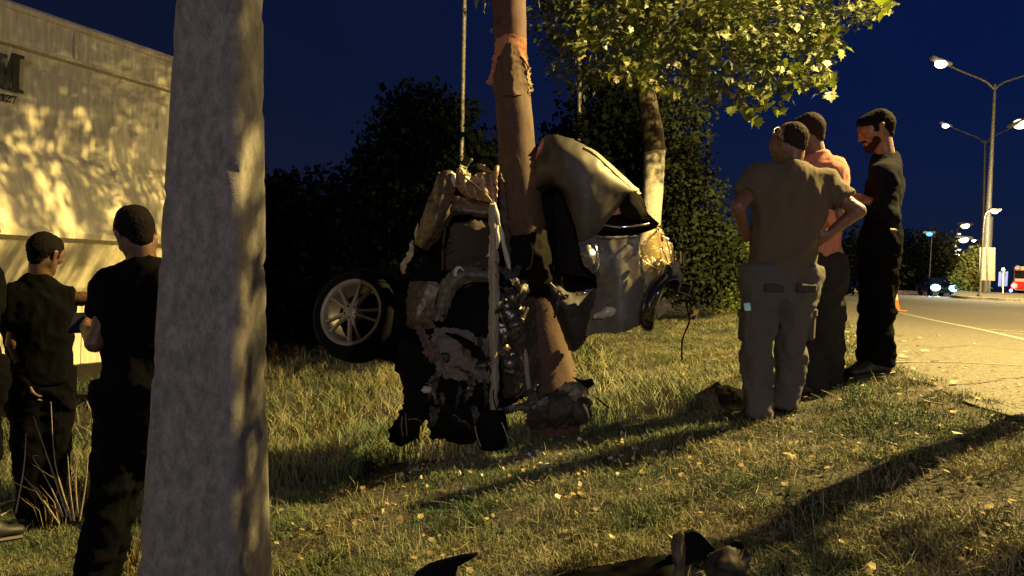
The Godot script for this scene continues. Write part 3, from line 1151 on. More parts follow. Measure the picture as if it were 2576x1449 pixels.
func main_tree() -> void:
	var d := 5.12
	var base := on_ground(1396, 1050, 4.0)
	base = at(1396, 1056, d)
	base.y = ground_y(base.x, base.z)
	var t := thing("struck_tree", base, "leaning brown tree trunk with peeled bark that the wreck is wrapped around", "tree")
	var pts := pp([[1402, 1085], [1396, 1030], [1384, 930], [1362, 800], [1338, 690], [1318, 580], [1305, 470], [1298, 360], [1290, 250], [1284, 150]], d)
	var wid := [0.2, 0.18, 0.165, 0.155, 0.155, 0.16, 0.146, 0.13, 0.122, 0.118]
	var mb := MB.new()
	var sp := smooth_line(pts, 8)
	var rs := smooth_num(wid, 8)
	tube(mb, sp, rs, 36)
	mb.wrinkle(bump2, 0.008, 0, Vector3(4, 1.2, 4))
	mb.wrinkle(bump, 0.016, 0, Vector3(2.4, 1.6, 2.4))
	obj("trunk", mb, M.bark, t, base)
	# above the tear: bare wood tinted for the red light on it, with a tongue of bark rising into it
	var m2 := MB.new()
	var p2 := pp([[1286, 190], [1284, 110], [1282, 40], [1276, -80], [1268, -260], [1262, -420]], d)
	tube(m2, smooth_line(p2, 6), smooth_num([0.108, 0.112, 0.116, 0.12, 0.105, 0.09], 6), 30)
	m2.wrinkle(bump2, 0.008, 0, Vector3(5, 1.6, 5))
	obj("bare_trunk_red_lit", m2, M.bare_wood_red_lit, t, base)
	sheet("bark_tongue", rows([
		[[1268, 118, -0.14], [1282, 108, -0.15], [1298, 118, -0.14]],
		[[1260, 136, -0.13], [1282, 134, -0.155], [1306, 140, -0.13]],
		[[1250, 170, -0.11], [1284, 170, -0.155], [1316, 176, -0.1]],
		[[1244, 204, -0.08], [1286, 205, -0.15], [1326, 208, -0.06]],
		[[1242, 240, -0.04], [1288, 240, -0.14], [1332, 240, -0.03]]], d), M.bark, t, base, 16, 16, 0.02, 0.012, 10.0)
	sheet("peeled_wood", rows([
		[[1250, 96, -0.1], [1284, 86, -0.13], [1322, 98, -0.09]],
		[[1244, 130, -0.09], [1266, 112, -0.13], [1300, 112, -0.12], [1326, 134, -0.08]],
		[[1240, 168, -0.07], [1258, 140, -0.11], [1308, 140, -0.11], [1330, 170, -0.06]]], d), M.orange_wood, t, base, 18, 12, 0.012, 0.01, 10.0)
	sheet("peeling_bark_strip", rows([[[1243, 140, -0.08], [1256, 138, -0.1]], [[1238, 172, -0.07], [1248, 174, -0.1]], [[1232, 194, -0.06], [1241, 200, -0.08]], [[1223, 208, -0.04], [1240, 212, -0.05]]], d), M.pink_wood, t, base, 5, 14, 0.01, 0.02, 16.0)
	sheet("peeling_bark_strip", rows([[[1322, 176, -0.07], [1330, 172, -0.04]], [[1326, 204, -0.06], [1334, 202, -0.03]], [[1328, 232, -0.05], [1337, 230, -0.02]]], d), M.bark_pale, t, base, 4, 10, 0.008, 0.02, 16.0)
	var lm := MB.new()
	tube(lm, smooth_line(pp([[1352, 440, -0.04], [1354, 480, -0.07], [1344, 520, -0.06], [1326, 560, -0.08]], d), 5), [0.012, 0.02, 0.014, 0.006], 7)
	obj("split_bark", lm, M.bark_pale, t, base)
	# limbs above the frame, two of them added to carry the shading clumps
	var tp: Vector3 = p2[-1]
	for q in [[[1.6, 1.0, 0.4], 0.06], [[-1.3, 1.1, -0.9], 0.055], [[0.3, 1.6, -1.5], 0.06], [[0.9, 0.5, -1.4], 0.045], [[2.4, 0.6, 1.5], 0.05], [[3.2, -0.2, 1.9], 0.04]]:
		var e := tp + Vector3(q[0][0], q[0][1], q[0][2])
		pipe("limb", [tp - Vector3(0, 0.3, 0), tp.lerp(e, 0.5) + Vector3(0, 0.15, 0), e], [q[1], q[1] * 0.7, q[1] * 0.3], M.bark, t, base, 10, 5)
	# crown, above the picture; strands and outlying clumps added to shade trailer, pole, grass
	var xf := []
	var co := []
	var cl := []
	for q in CROWN:
		cl.append([cam.position + Vector3(q[0], q[1], q[2]), Vector3(q[3], q[4], q[3])])
	fill(cl.slice(0, 7), 130.0, Color(0.05, 0.075, 0.02), Color(0.09, 0.10, 0.03), xf, co, 0.1)
	fill(cl.slice(7, 12), 130.0, Color(0.05, 0.075, 0.02), Color(0.09, 0.10, 0.03), xf, co, 0.2)
	fill(cl.slice(12), 1500.0, Color(0.05, 0.075, 0.02), Color(0.09, 0.10, 0.03), xf, co, 0.0, 0.36, 4.2)
	scatter("crown", spray_mesh(9, 0.36, 0.11), M.leaf, local(xf, base), co, t)


const CROWN := [[0.15, 3.62, -6.5, 0.75, 0.28], [-0.3, 3.55, -6.1, 0.6, 0.25], [0.5, 3.95, -5.8, 1.1, 0.35], [-0.9, 4.3, -6.4, 1.0, 0.5], [0.8, 4.6, -5.9, 1.3, 0.7], [-0.4, 4.9, -6.3, 1.4, 0.8], [0.2, 3.4, -6.8, 0.5, 0.2], [2.25, 3.4, -3.45, 0.45, 0.45], [2.2, 2.6, -3.4, 0.45, 0.5], [2.2, 1.95, -3.45, 0.4, 0.35], [3.2, 2.1, -3.1, 0.5, 0.4], [2.8, 1.9, -2.7, 0.4, 0.35], [0.08, 2.97, -6.93, 0.09, 0.25], [0.13, 3.2, -7.0, 0.08, 0.4], [-0.45, 2.97, -6.26, 0.07, 0.43], [-0.3, 2.91, -6.97, 0.08, 0.48], [0.24, 3.15, -6.64, 0.09, 0.28], [-0.14, 3.1, -6.23, 0.07, 0.27], [-0.17, 2.89, -6.76, 0.09, 0.3], [0.61, 3.2, -7.03, 0.07, 0.37], [-0.47, 2.99, -6.01, 0.06, 0.4], [-0.35, 3.06, -6.03, 0.06, 0.25], [-0.4, 3.04, -7.08, 0.05, 0.37], [0.65, 2.99, -6.62, 0.08, 0.27], [0.22, 2.88, -6.37, 0.1, 0.26], [0.19, 3.07, -6.92, 0.06, 0.5], [0.75, 2.85, -6.25, 0.1, 0.31], [0.26, 2.82, -6.66, 0.08, 0.4], [0.47, 2.84, -6.68, 0.09, 0.4], [0.06, 2.98, -5.92, 0.08, 0.25], [0.5, 2.95, -6.58, 0.06, 0.36], [-0.09, 2.84, -6.34, 0.06, 0.45], [-0.47, 3.15, -6.13, 0.07, 0.43], [-0.19, 3.13, -6.59, 0.06, 0.49], [0.0, 2.97, -6.07, 0.07, 0.42], [-0.29, 3.18, -6.79, 0.05, 0.49], [-0.28, 3.23, -5.92, 0.08, 0.25], [-0.42, 2.89, -6.63, 0.08, 0.49], [-0.06, 2.86, -6.43, 0.06, 0.27], [0.19, 3.11, -7.02, 0.07, 0.43], [0.46, 2.97, -6.04, 0.06, 0.43], [0.46, 3.2, -6.51, 0.05, 0.26], [0.16, 2.88, -6.34, 0.05, 0.45], [-0.22, 2.81, -6.89, 0.07, 0.39], [-0.01, 2.88, -6.52, 0.1, 0.38], [0.68, 2.81, -5.91, 0.09, 0.39]]


func white_tree() -> void:
	var d := 15.0
	var base := at(1556, 640, d)
	base.y = ground_y(base.x, base.z)
	var t := thing("whitewashed_tree", base, "leafy tree with a bent trunk painted white below, behind the wreck", "tree")
	var fy := (base - cam.position)
	var lo := [base - Vector3(0, 0.1, 0)]
	lo.append_array(pp([[1594, 740], [1632, 600], [1641, 510], [1645, 430], [1646, 376]], d))
	var mb := MB.new()
	tube(mb, smooth_line(lo, 6), smooth_num([0.22, 0.185, 0.19, 0.2, 0.208, 0.215], 6), 24)
	mb.wrinkle(bump2, 0.012, 0, Vector3(5, 2.5, 5))
	obj("painted_trunk", mb, M.whitewash, t, base)
	var up := pp([[1646, 382], [1641, 330], [1632, 280], [1626, 230], [1632, 150], [1660, 40], [1690, -120]], d)
	var m2 := MB.new()
	tube(m2, smooth_line(up, 6), smooth_num([0.218, 0.222, 0.205, 0.19, 0.165, 0.13, 0.09], 6), 24)
	m2.wrinkle(bump2, 0.012, 0, Vector3(5, 2.5, 5))
	obj("trunk", m2, M.bark_grey, t, base)
	for q in [[[1616, 230, 1.7], [1560, 130, .8], [1480, 60], [1420, 10]], [[1632, 150, 1.7], [1720, 60, .8], [1830, 30], [1960, 40]], [[1640, 130, 1.7], [1700, 120, .8], [1800, 130], [1900, 150]], [[1616, 220, 1.7], [1500, 180, .8], [1462, 200], [1450, 226]], [[1660, 60, 1.7], [1700, -80, .8], [1790, -200]]]:
		pipe("branch", pp(q, 11.2), [0.06, 0.045, 0.03, 0.012] if q.size() == 4 else [0.06, 0.04, 0.02], M.bark_grey, t, base, 8, 5)
	var tw := MB.new()
	tube(tw, smooth_line(pp([[1478, 214], [1466, 226], [1462, 244], [1459, 262]], 9.2), 4), [0.012, 0.014, 0.012, 0.005], 6)
	obj("broken_twig", tw, M.pale_wood, t, base)
	var L := [[1420, 40, 0.2, .5, .45], [1430, 130, 0.4, .38, .4], [1452, 190, 0.3, .26, .26], [1500, 60, 0, .5, .45], [1530, 160, 0.1, .45, .35], [1590, 70, -.3, .55, .45], [1620, 170, -.2, .5, .3], [1690, 60, 0, .6, .5], [1700, 170, 0.3, .5, .35], [1790, 80, -.4, .6, .5], [1790, 190, 0, .45, .3], [1870, 190, -.3, .4, .3], [1880, 70, 0, .6, .5], [1970, 70, -.3, .55, .45], [1960, 190, -.2, .38, .28], [2050, 90, -.3, .42, .36], [2040, 200, -.4, .25, .16], [2085, 110, -.4, .24, .22], [1890, 250, -.2, .28, .14], [2110, 10, 1.2, .5, .38], [2190, 0, 1.4, .45, .22], [1730, -60, 0, .9, .6], [1950, -60, .2, .8, .5], [1520, -60, .2, .9, .6], [1700, -260, .3, 1.4, 1.0], [2100, -120, .5, .8, .5]]
	var cl := []
	for q in L:
		cl.append([at(q[0], q[1], 9.2 + q[2] * 1.5), Vector3(q[3], q[4], q[3] * 1.2)])
	var xf := []
	var co := []
	fill(cl, 120.0, Color(0.032, 0.048, 0.013), Color(0.075, 0.082, 0.022), xf, co, 0.15, 0.85)
	scatter("crown", spray_mesh(9, 0.3, 0.11), M.leaf, local(xf, base), co, t)
	# leaves on the lit outer twigs, one by one
	var lf := leaf_mesh(0.8)
	var fringe := [[1482, 60, .28], [1470, 110, .2], [1500, 90, .2], [1562, 150, .24], [1590, 190, .2], [1620, 160, .2], [1640, 195, .16], [1880, 60, .22], [1930, 100, .3], [1990, 110, .3], [2040, 90, .3], [2085, 85, .26], [2105, 120, .2], [2060, 150, .22], [1990, 170, .2], [2010, 205, .2], [2065, 205, .18], [2085, 190, .1], [1905, 225, .2], [1945, 240, .2], [1880, 275, .14], [1700, 215, .16], [1660, 205, .14], [1790, 60, .25], [2215, 8, .2]]
	for k in 260:
		var q: Array = fringe[k % fringe.size()]
		var p := at(q[0], q[1], 8.7 + rng.randf_range(-0.25, 0.25)) + Vector3(rng.randfn(), rng.randfn() * 0.7, 0.0) * float(q[2]) * 0.5
		var o := inst("leaf", lf, M.leaf_mats[k % 3], t)
		var s := rng.randf_range(0.09, 0.15)
		o.transform = Transform3D(Basis.from_euler(Vector3(rng.randf_range(0.2, 1.6), rng.randf() * TAU, rng.randf_range(-0.8, 0.8))).scaled(Vector3(s, s, s)), p - base)


func bush(called: String, label: String, cat: String, group: String, list: Array, d: float, per: float, leaf: float, c0: Color, c1: Color, stem_px := Vector2.ZERO, stem_r := 0.1, simple := true) -> void:
	var foot := at(list[0][0], 740, d)
	if stem_px != Vector2.ZERO:
		foot = at(stem_px.x, stem_px.y, d)
	foot.y = ground_y(foot.x, foot.z)
	var t := thing(called, foot, label, cat, group)
	var cl := []
	for q in list:
		cl.append([at(q[0], q[1], d + (q[4] if q.size() > 4 else 0.0)), Vector3(q[2], q[3], q[2])])
	var xf := []
	var co := []
	fill(cl, per, c0, c1, xf, co, 0.35)
	scatter("crown" if cat == "tree" else "foliage", spray_mesh(14, leaf * 4.2, leaf, simple), M.leaf_matt, local(xf, foot), co, t)
	var c: Vector3 = cl[0][0]
	var mb := MB.new()
	tube(mb, smooth_line([foot - Vector3(0, 0.2, 0), foot.lerp(c, 0.5) + Vector3(0.05, 0, 0), c], 5), [stem_r, stem_r * 0.8, stem_r * 0.5], 10)
	obj("trunk" if cat == "tree" else "stem", mb, M.bark_grey, t, foot)


func background_plants() -> void:
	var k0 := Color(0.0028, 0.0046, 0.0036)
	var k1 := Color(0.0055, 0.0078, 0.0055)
	bush("ivy_tree", "dark ivy covered column of a tree behind the whitewashed trunk", "tree", "", [[1745, 700, .9, .5], [1745, 520, .75, .9], [1730, 420, .62, .7], [1725, 330, .55, .7], [1740, 260, .5, .5], [1770, 600, .8, .6], [1700, 620, .8, .6], [1700, 480, .6, .8], [1800, 660, .8, .5]], 16.5, 75.0, 0.10, Color(0.016, 0.022, 0.011), Color(0.03, 0.036, 0.017), Vector2(1745, 720), 0.2)
	bush("green_bush", "yellow green roadside bush between the wreck and the bald man", "bush", "", [[1810, 720, 1.1, .6], [1800, 650, .95, .8], [1850, 660, .85, .8], [1760, 690, .85, .6], [1830, 605, .6, .5], [1720, 730, .8, .4]], 19.0, 60.0, 0.10, Color(0.09, 0.13, 0.025), Color(0.16, 0.19, 0.045), Vector2(1810, 770), 0.06)
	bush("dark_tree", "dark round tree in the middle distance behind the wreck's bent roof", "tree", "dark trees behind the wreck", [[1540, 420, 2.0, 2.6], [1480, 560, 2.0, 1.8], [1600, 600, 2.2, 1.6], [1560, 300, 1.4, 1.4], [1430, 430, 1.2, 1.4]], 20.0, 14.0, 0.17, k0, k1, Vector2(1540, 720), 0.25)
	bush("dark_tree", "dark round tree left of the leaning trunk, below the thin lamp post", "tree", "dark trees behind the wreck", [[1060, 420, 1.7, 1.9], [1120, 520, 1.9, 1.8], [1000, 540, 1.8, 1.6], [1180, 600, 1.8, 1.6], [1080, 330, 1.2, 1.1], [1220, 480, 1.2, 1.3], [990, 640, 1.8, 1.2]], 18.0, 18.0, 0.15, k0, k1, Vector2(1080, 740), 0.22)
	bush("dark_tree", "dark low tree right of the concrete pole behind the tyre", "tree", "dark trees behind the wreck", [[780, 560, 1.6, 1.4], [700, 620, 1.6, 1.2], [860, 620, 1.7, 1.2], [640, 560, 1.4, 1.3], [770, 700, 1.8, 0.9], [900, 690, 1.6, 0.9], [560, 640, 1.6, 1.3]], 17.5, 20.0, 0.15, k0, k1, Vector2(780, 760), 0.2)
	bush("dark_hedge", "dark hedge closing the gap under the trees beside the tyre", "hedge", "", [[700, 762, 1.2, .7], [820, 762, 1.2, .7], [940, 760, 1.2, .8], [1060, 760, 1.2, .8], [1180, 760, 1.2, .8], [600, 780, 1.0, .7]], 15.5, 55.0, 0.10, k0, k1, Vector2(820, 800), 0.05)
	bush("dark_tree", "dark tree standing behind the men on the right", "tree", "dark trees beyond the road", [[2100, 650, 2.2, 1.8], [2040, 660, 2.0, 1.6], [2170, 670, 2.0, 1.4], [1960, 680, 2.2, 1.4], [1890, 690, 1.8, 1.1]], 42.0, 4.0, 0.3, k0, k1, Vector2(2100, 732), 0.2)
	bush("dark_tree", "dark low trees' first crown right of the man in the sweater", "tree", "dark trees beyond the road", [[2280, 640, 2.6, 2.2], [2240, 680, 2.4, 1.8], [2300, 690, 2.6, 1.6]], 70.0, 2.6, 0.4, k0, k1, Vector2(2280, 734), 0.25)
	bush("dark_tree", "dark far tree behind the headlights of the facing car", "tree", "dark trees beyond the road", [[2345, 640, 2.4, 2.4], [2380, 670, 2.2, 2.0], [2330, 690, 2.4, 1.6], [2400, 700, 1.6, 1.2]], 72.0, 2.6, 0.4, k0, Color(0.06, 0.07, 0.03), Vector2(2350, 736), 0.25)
	bush("lit_tree", "small yellow green tree lit by a lamp beside the pale board", "tree", "", [[2448, 660, .75, 1.2], [2436, 690, .95, .9], [2420, 705, .8, .7], [2455, 715, .8, .7], [2464, 640, .4, .8]], 56.0, 26.0, 0.22, Color(0.10, 0.12, 0.03), Color(0.17, 0.17, 0.05), Vector2(2445, 738), 0.12)


func thin_posts() -> void:
	# two unlit posts between the trees
	for q in [[1158, 700, 1170, -60, 17.0, 0.05, "tall thin grey post left of the leaning trunk", 0.045], [1460, 640, 1459, 150, 19.0, 0.06, "thin grey post behind the bent roof panel", 0.05]]:
		var f := at(q[0], q[1], q[4])
		f.y = ground_y(f.x, f.z)
		var t := thing("lamp_post", f, q[6], "post", "unlit posts between the trees")
		var p := MB.new()
		var tp := at(q[2], q[3], q[4])
		tube(p, [f, f.lerp(tp, 0.5), tp], [q[5] * 1.2, q[5], q[7]], 10)
		obj("post", p, M.galvanised, t, f)
		var c := MB.new()
		blob(c, tp, Vector3(0.06, 0.08, 0.06), 0.0, 1.0, 6)
		obj("cap", c, M.galvanised, t, f)

# ---------------------------------------------------------------- pole, trailer, lamps, road things
func concrete_pole() -> void:
	var bt := at(456, 1620, 2.05)
	var tp := at(524, -260, 2.05)
	var base := Vector3(bt.x, ground_y(bt.x, bt.z), bt.z)
	var p := thing("utility_pole", base, "weathered square grey concrete pole in front of the trailer", "utility pole")
	var mb := MB.new()
	var up := (tp - bt).normalized()
	var x := Vector3(1, 0, 0.0)
	x = (x - up * x.dot(up)).normalized().rotated(up, deg_to_rad(-6.0))
	var z := x.cross(up)
	var n := 90
	var ringn := 0
	var rings := []
	for k in n + 1:
		var t := float(k) / n
		var c := bt.lerp(tp, t)
		# wider towards the foot
		var hw := lerpf(0.16, 0.088, pow(t, 0.75))
		var hd := lerpf(0.13, 0.085, t)
		var cz := c - z * hd
		var bev := 0.02
		var o := []
		var crn := [[-1, 1], [1, 1], [1, -1], [-1, -1]]
		for q in 4:
			var s: Array = crn[q]
			var nx: Array = crn[(q + 1) % 4]
			# two bevel corners, then steps along the side
			var e1 := Vector2(s[0] * hw, s[1] * hd)
			var e2 := Vector2(nx[0] * hw, nx[1] * hd)
			var dir := (e2 - e1).normalized()
			var b1 := e1 + dir * bev
			var b2 := e2 - dir * bev
			for j in 9:
				o.append(b1.lerp(b2, j / 8.0))
		var ring := []
		for q in o:
			var w: Vector3 = cz + x * q.x + z * q.y
			var chip := bump.get_noise_3dv(w * Vector3(2, 0.8, 2)) * 0.004 + bump2.get_noise_3dv(w * Vector3(5, 2, 5)) * 0.001
			if absf(absf(q.x) - hw) < 0.03 and absf(absf(q.y) - hd) < 0.03:
				chip -= maxf(0.0, bump2.get_noise_3dv(w * Vector3(7, 3.5, 7)) - 0.15) * 0.03
			var cen := cz
			ring.append(mb.p(w + (w - cen).normalized() * chip))
		rings.append(ring)
		ringn = ring.size()
	for k in n:
		for j in ringn:
			var j2 := (j + 1) % ringn
			mb.q(rings[k][j2], rings[k + 1][j2], rings[k + 1][j], rings[k][j])
	obj("shaft", mb, M.concrete, p, base)


func trailer() -> void:
	var f := Vector3(0.4, 0, -0.917)          # away from us along the trailer
	var n := Vector3(0.917, 0, 0.4)           # out of its side
	var o0 := at(430, 150, 7.8)
	var top := o0.y
	var base := Vector3(o0.x, -1.16, o0.z)
	var t := thing("tipper_trailer", base, "large cream bulk trailer with black lettering, lit by the street lamp", "trailer")
	var L0 := -6.5
	var L1 := 0.62
	# profile: out, down from the top
	var prof := [[-2.3, 0.06], [-0.06, 0.06], [0.0, 0.02], [0.0, 0.0], [0.0, -0.02], [-0.012, -0.03], [-0.012, -0.29], [0.0, -0.3], [0.0, -0.32], [-0.045, -0.34], [-0.05, -0.47], [-0.02, -0.48], [-0.012, -0.8], [0.0, -1.17], [0.05, -1.24], [0.17, -1.5], [0.3, -1.86], [0.33, -1.9], [0.33, -1.95], [0.26, -1.99], [0.14, -2.2], [0.05, -2.4], [0.02, -2.44], [-2.3, -2.44]]
	var mb := MB.new()
	var steps := 28
	for k in prof.size() - 1:
		var a: Array = prof[k]
		var e: Array = prof[k + 1]
		var ra := []
		var rb := []
		for j in steps + 1:
			var l := lerpf(L0, L1, float(j) / steps)
			var dent := bump.get_noise_2d(l * 1.2, k * 3.0) * 0.006
			ra.append(mb.p(o0 + f * l + n * (a[0] + dent) + Vector3(0, a[1], 0)))
			dent = bump.get_noise_2d(l * 1.2, (k + 1) * 3.0) * 0.006
			rb.append(mb.p(o0 + f * l + n * (e[0] + dent) + Vector3(0, e[1], 0)))
		for j in steps:
			mb.q(ra[j], ra[j + 1], rb[j + 1], rb[j])
	# far end wall
	for l in [L0, L1]:
		var outl := []
		for q in prof:
			outl.append(o0 + f * l + n * float(q[0]) + Vector3(0, q[1], 0))
		var fl := PackedVector2Array()
		for q in prof:
			fl.append(Vector2(q[0], q[1]))
		var tr := Geometry2D.triangulate_polygon(fl)
		for k in range(0, tr.size(), 3):
			mb.face_out(o0 + f * (L0 + L1) * 0.5, [outl[tr[k]], outl[tr[k + 1]], outl[tr[k + 2]]])
	obj("hopper", mb, M.cream_paint, t, base)
	var bs := Basis(f, Vector3.UP, n)
	for l in [-5.0, -3.4, -1.05, 0.5]:
		var rb2 := MB.new()
		box(rb2, Transform3D(bs, o0 + f * l + n * -0.006 + Vector3(0, -0.16, 0)), Vector3(0.03, 0.25, 0.012), 0.003)
		obj("panel_rib", rb2, M.cream_paint, t, base)
	for l in [-2.1, -1.0, -0.5]:
		var hk := MB.new()
		var c: Vector3 = o0 + f * l + n * 0.02 + Vector3(0, -1.36 - 0.02 * absf(l), 0)
		tube(hk, smooth_line([c + Vector3(0, -0.12, 0) + n * 0.03 - f * 0.035, c + n * 0.05 - f * 0.02, c + n * 0.05 + Vector3(0, 0.035, 0) + f * 0.015, c + n * 0.03 + f * 0.045 + Vector3(0, -0.01, 0)], 5), [0.006], 6)
		obj("rope_hook", hk, M.black_plastic, t, base)
	# lettering, black, on the upper side
	var tm := TextMesh.new()
	var font := SystemFont.new()
	font.font_names = PackedStringArray(["Droid Serif"])
	font.font_weight = 700
	tm.font = font
	tm.text = "M"
	tm.font_size = 64
	tm.pixel_size = 0.0062
	tm.depth = 0.012
	var lm := inst("letter", tm, M.black_paint, t)
	var along0: Vector3 = at(14, 190, 6.25)
	var la := (along0 - o0).dot(f)
	lm.transform = Transform3D(Basis(f * 0.9, Vector3.UP * 1.14, n), o0 + f * la + n * 0.006 + Vector3(0, -0.565, 0) - base)
	var tm2 := TextMesh.new()
	tm2.font = font
	tm2.text = "7127"
	tm2.font_size = 32
	tm2.pixel_size = 0.0026
	tm2.depth = 0.01
	var l2 := inst("small_lettering", tm2, M.black_paint, t)
	l2.transform = Transform3D(Basis(f, Vector3.UP, n), o0 + f * (la + 0.02) + n * 0.006 + Vector3(0, -0.79, 0) - base)
	# running gear
	var ch := MB.new()
	box(ch, Transform3D(bs, o0 + f * ((L0 + L1) * 0.5) + n * -0.75 + Vector3(0, -2.56, 0)), Vector3(L1 - L0, 0.22, 0.12), 0.01)
	obj("chassis_rail", ch, M.dark_metal, t, base)
	for l in [-4.4, -3.0]:
		var c: Vector3 = o0 + f * l + n * -0.08
		c.y = -1.16 + 0.5
		var wt := MB.new()
		var wf := frame(c, n)
		lathe(wt, wf, [Vector2(0.29, -0.02), Vector2(0.32, 0.0), Vector2(0.42, 0.01), Vector2(0.47, -0.02), Vector2(0.5, -0.06), Vector2(0.5, -0.28), Vector2(0.46, -0.33), Vector2(0.3, -0.33)], 40)
		var wn := obj("wheel", wt, M.tyre, t, base)
		var wr := MB.new()
		lathe(wr, wf, [Vector2(0.0, 0.0), Vector2(0.1, 0.0), Vector2(0.12, -0.02), Vector2(0.14, -0.09), Vector2(0.26, -0.07), Vector2(0.285, 0.0), Vector2(0.3, 0.0)], 32)
		obj("rim", wr, M.wheel_cream, wn, base)
		for k in 10:
			var nt := MB.new()
			lathe(nt, Transform3D(wf.basis, wf * Vector3(cos(TAU * k / 10) * 0.19, -0.07, sin(TAU * k / 10) * 0.19)), [Vector2(0, 0.03), Vector2(0.016, 0.03), Vector2(0.016, 0.0)], 6)
			obj("wheel_nut", nt, M.chrome, wn, base)
	var sk := MB.new()
	box(sk, Transform3D(bs, o0 + f * -2.95 + n * -0.02 + Vector3(0, -2.78, 0)), Vector3(7.1, 0.72, 0.03), 0.01)
	for l in [-4.0, -2.4, -0.9, 0.05]:
		box(sk, Transform3D(bs, o0 + f * l + n * -0.005 + Vector3(0, -2.78, 0)), Vector3(0.04, 0.7, 0.02), 0.004)
	obj("side_skirt", sk, M.cream_paint, t, base)


func lamp_head(called: String, where: Vector3, dir: Vector3, parent: Node, base: Vector3, glow: Material, size := 1.0) -> void:
	# a flat luminaire with a glowing underside
	var hb := MB.new()
	dir = dir.normalized()
	var up := Vector3.UP
	var x := dir.cross(up).normalized()
	var bs := Basis(x, up, -dir)
	box(hb, Transform3D(bs, where + up * 0.07 * size), Vector3(0.24, 0.1, 0.62) * size, 0.035 * size)
	obj("lamp_housing", hb, M.lamp_grey, parent, base)
	var g := MB.new()
	blob(g, where - up * 0.01, Vector3(0.14, 0.125, 0.17) * size, 0.0, 1.0, 8, atan2(-dir.x, -dir.z))
	obj(called, g, glow, parent, base)  # far lamps use an oversized glow, shaped to stand in for bloom


func omni(where: Vector3, color: Color, e: float, size := 0.12, parent: Node = self, base := Vector3.ZERO) -> void:
	var l := OmniLight3D.new()
	l.name = "lamp_light"
	l.light_color = color
	l.light_energy = e
	l.light_size = size
	l.omni_range = 120.0
	l.omni_attenuation = 2.0
	l.shadow_enabled = true
	l.position = where - base
	parent.add_child(l, true)


func arm_lamp(foot: Vector3, head_at: Vector3, label: String, group: String, e: float, color: Color, glow: Material, hsize := 1.0, r0 := 0.09, pm: Material = null) -> Node3D:
	# one tapered post whose top bends over to the lamp
	var t := thing("street_lamp", foot, label, "street lamp", group)
	var out := head_at - foot
	var h := out.y
	out.y = 0
	var pts := [foot, foot + Vector3(0, h * 0.5, 0), foot + Vector3(0, h * 0.86, 0), foot + Vector3(0, h * 0.96, 0) + out * 0.14, head_at - out * 0.4 + Vector3(0, h * 0.012, 0), head_at + Vector3(0, 0.07 * hsize, 0)]
	pipe("post", pts, [r0, r0 * 0.8, r0 * 0.6, r0 * 0.5, r0 * 0.45, r0 * 0.4], pm if pm else M.galvanised, t, foot, 10, 6)
	var ft := MB.new()
	box(ft, Transform3D(Basis(), foot + Vector3(0, 0.15, 0)), Vector3(r0 * 3.4, 0.34, r0 * 3.4), 0.02)
	obj("foot_plate", ft, M.galvanised, t, foot)
	lamp_head("lamp_glass", head_at, out if out.length() > 0.05 else Vector3.RIGHT, t, foot, glow, hsize)
	if e > 0.0:
		omni(head_at - Vector3(0, 0.03, 0), color, e, 0.045 * hsize, t, foot)
	return t


func twin_lamp(foot_px: Array, top_px: Array, heads: Array, d: float, label: String, e: Array, r0: float, glows: Array, cols: Array) -> void:
	var foot := at(foot_px[0], foot_px[1], d)
	var tp := at(top_px[0], top_px[1], d)
	var t := thing("street_lamp", foot, label, "street lamp", "twin armed lamps on the traffic island")
	pipe("post", [foot, foot.lerp(tp, 0.32), tp], [r0, r0 * 0.8, r0 * 0.34], M.galvanised, t, foot, 12, 4)
	var sl := MB.new()
	tube(sl, [foot, foot.lerp(tp, 0.37)], [r0 * 1.35, r0 * 1.25], 12)
	obj("base_sleeve", sl, M.galvanised, t, foot)
	for k in heads.size():
		var h := at(heads[k][0], heads[k][1], d)
		pipe("arm", [tp - Vector3(0, 0.4, 0), tp.lerp(h, 0.2) + Vector3(0, -0.05, 0), tp.lerp(h, 0.6), h + Vector3(0, 0.1, 0)], [r0 * 0.34, r0 * 0.3, r0 * 0.28, r0 * 0.25], M.galvanised, t, foot, 8, 4)
		lamp_head("lamp_glass", h, h - tp, t, foot, glows[k], 2.6 if d < 60.0 else (2.0 if k == 0 else 4.0))
		omni(h - Vector3(0, 0.05, 0), cols[k], e[k], 0.2, t, foot)


func cone(where: Vector3) -> void:
	var t := thing("traffic_cone", where, "small orange traffic cone on the road", "traffic cone")
	var mb := MB.new()
	lathe(mb, Transform3D(Basis(), where), [Vector2(0.17, 0.02), Vector2(0.15, 0.06), Vector2(0.04, 0.62), Vector2(0.03, 0.66), Vector2(0.0, 0.66)], 20)
	obj("body", mb, M.orange, t, where)
	var b2 := MB.new()
	box(b2, Transform3D(Basis(), where + Vector3(0, 0.015, 0)), Vector3(0.46, 0.03, 0.46), 0.01)
	obj("base", b2, M.orange, t, where)
	var b3 := MB.new()
	lathe(b3, Transform3D(Basis(), where), [Vector2(0.115, 0.26), Vector2(0.118, 0.26), Vector2(0.088, 0.4), Vector2(0.085, 0.4)], 20)
	obj("reflective_band", b3, M.white_paint, t, where)


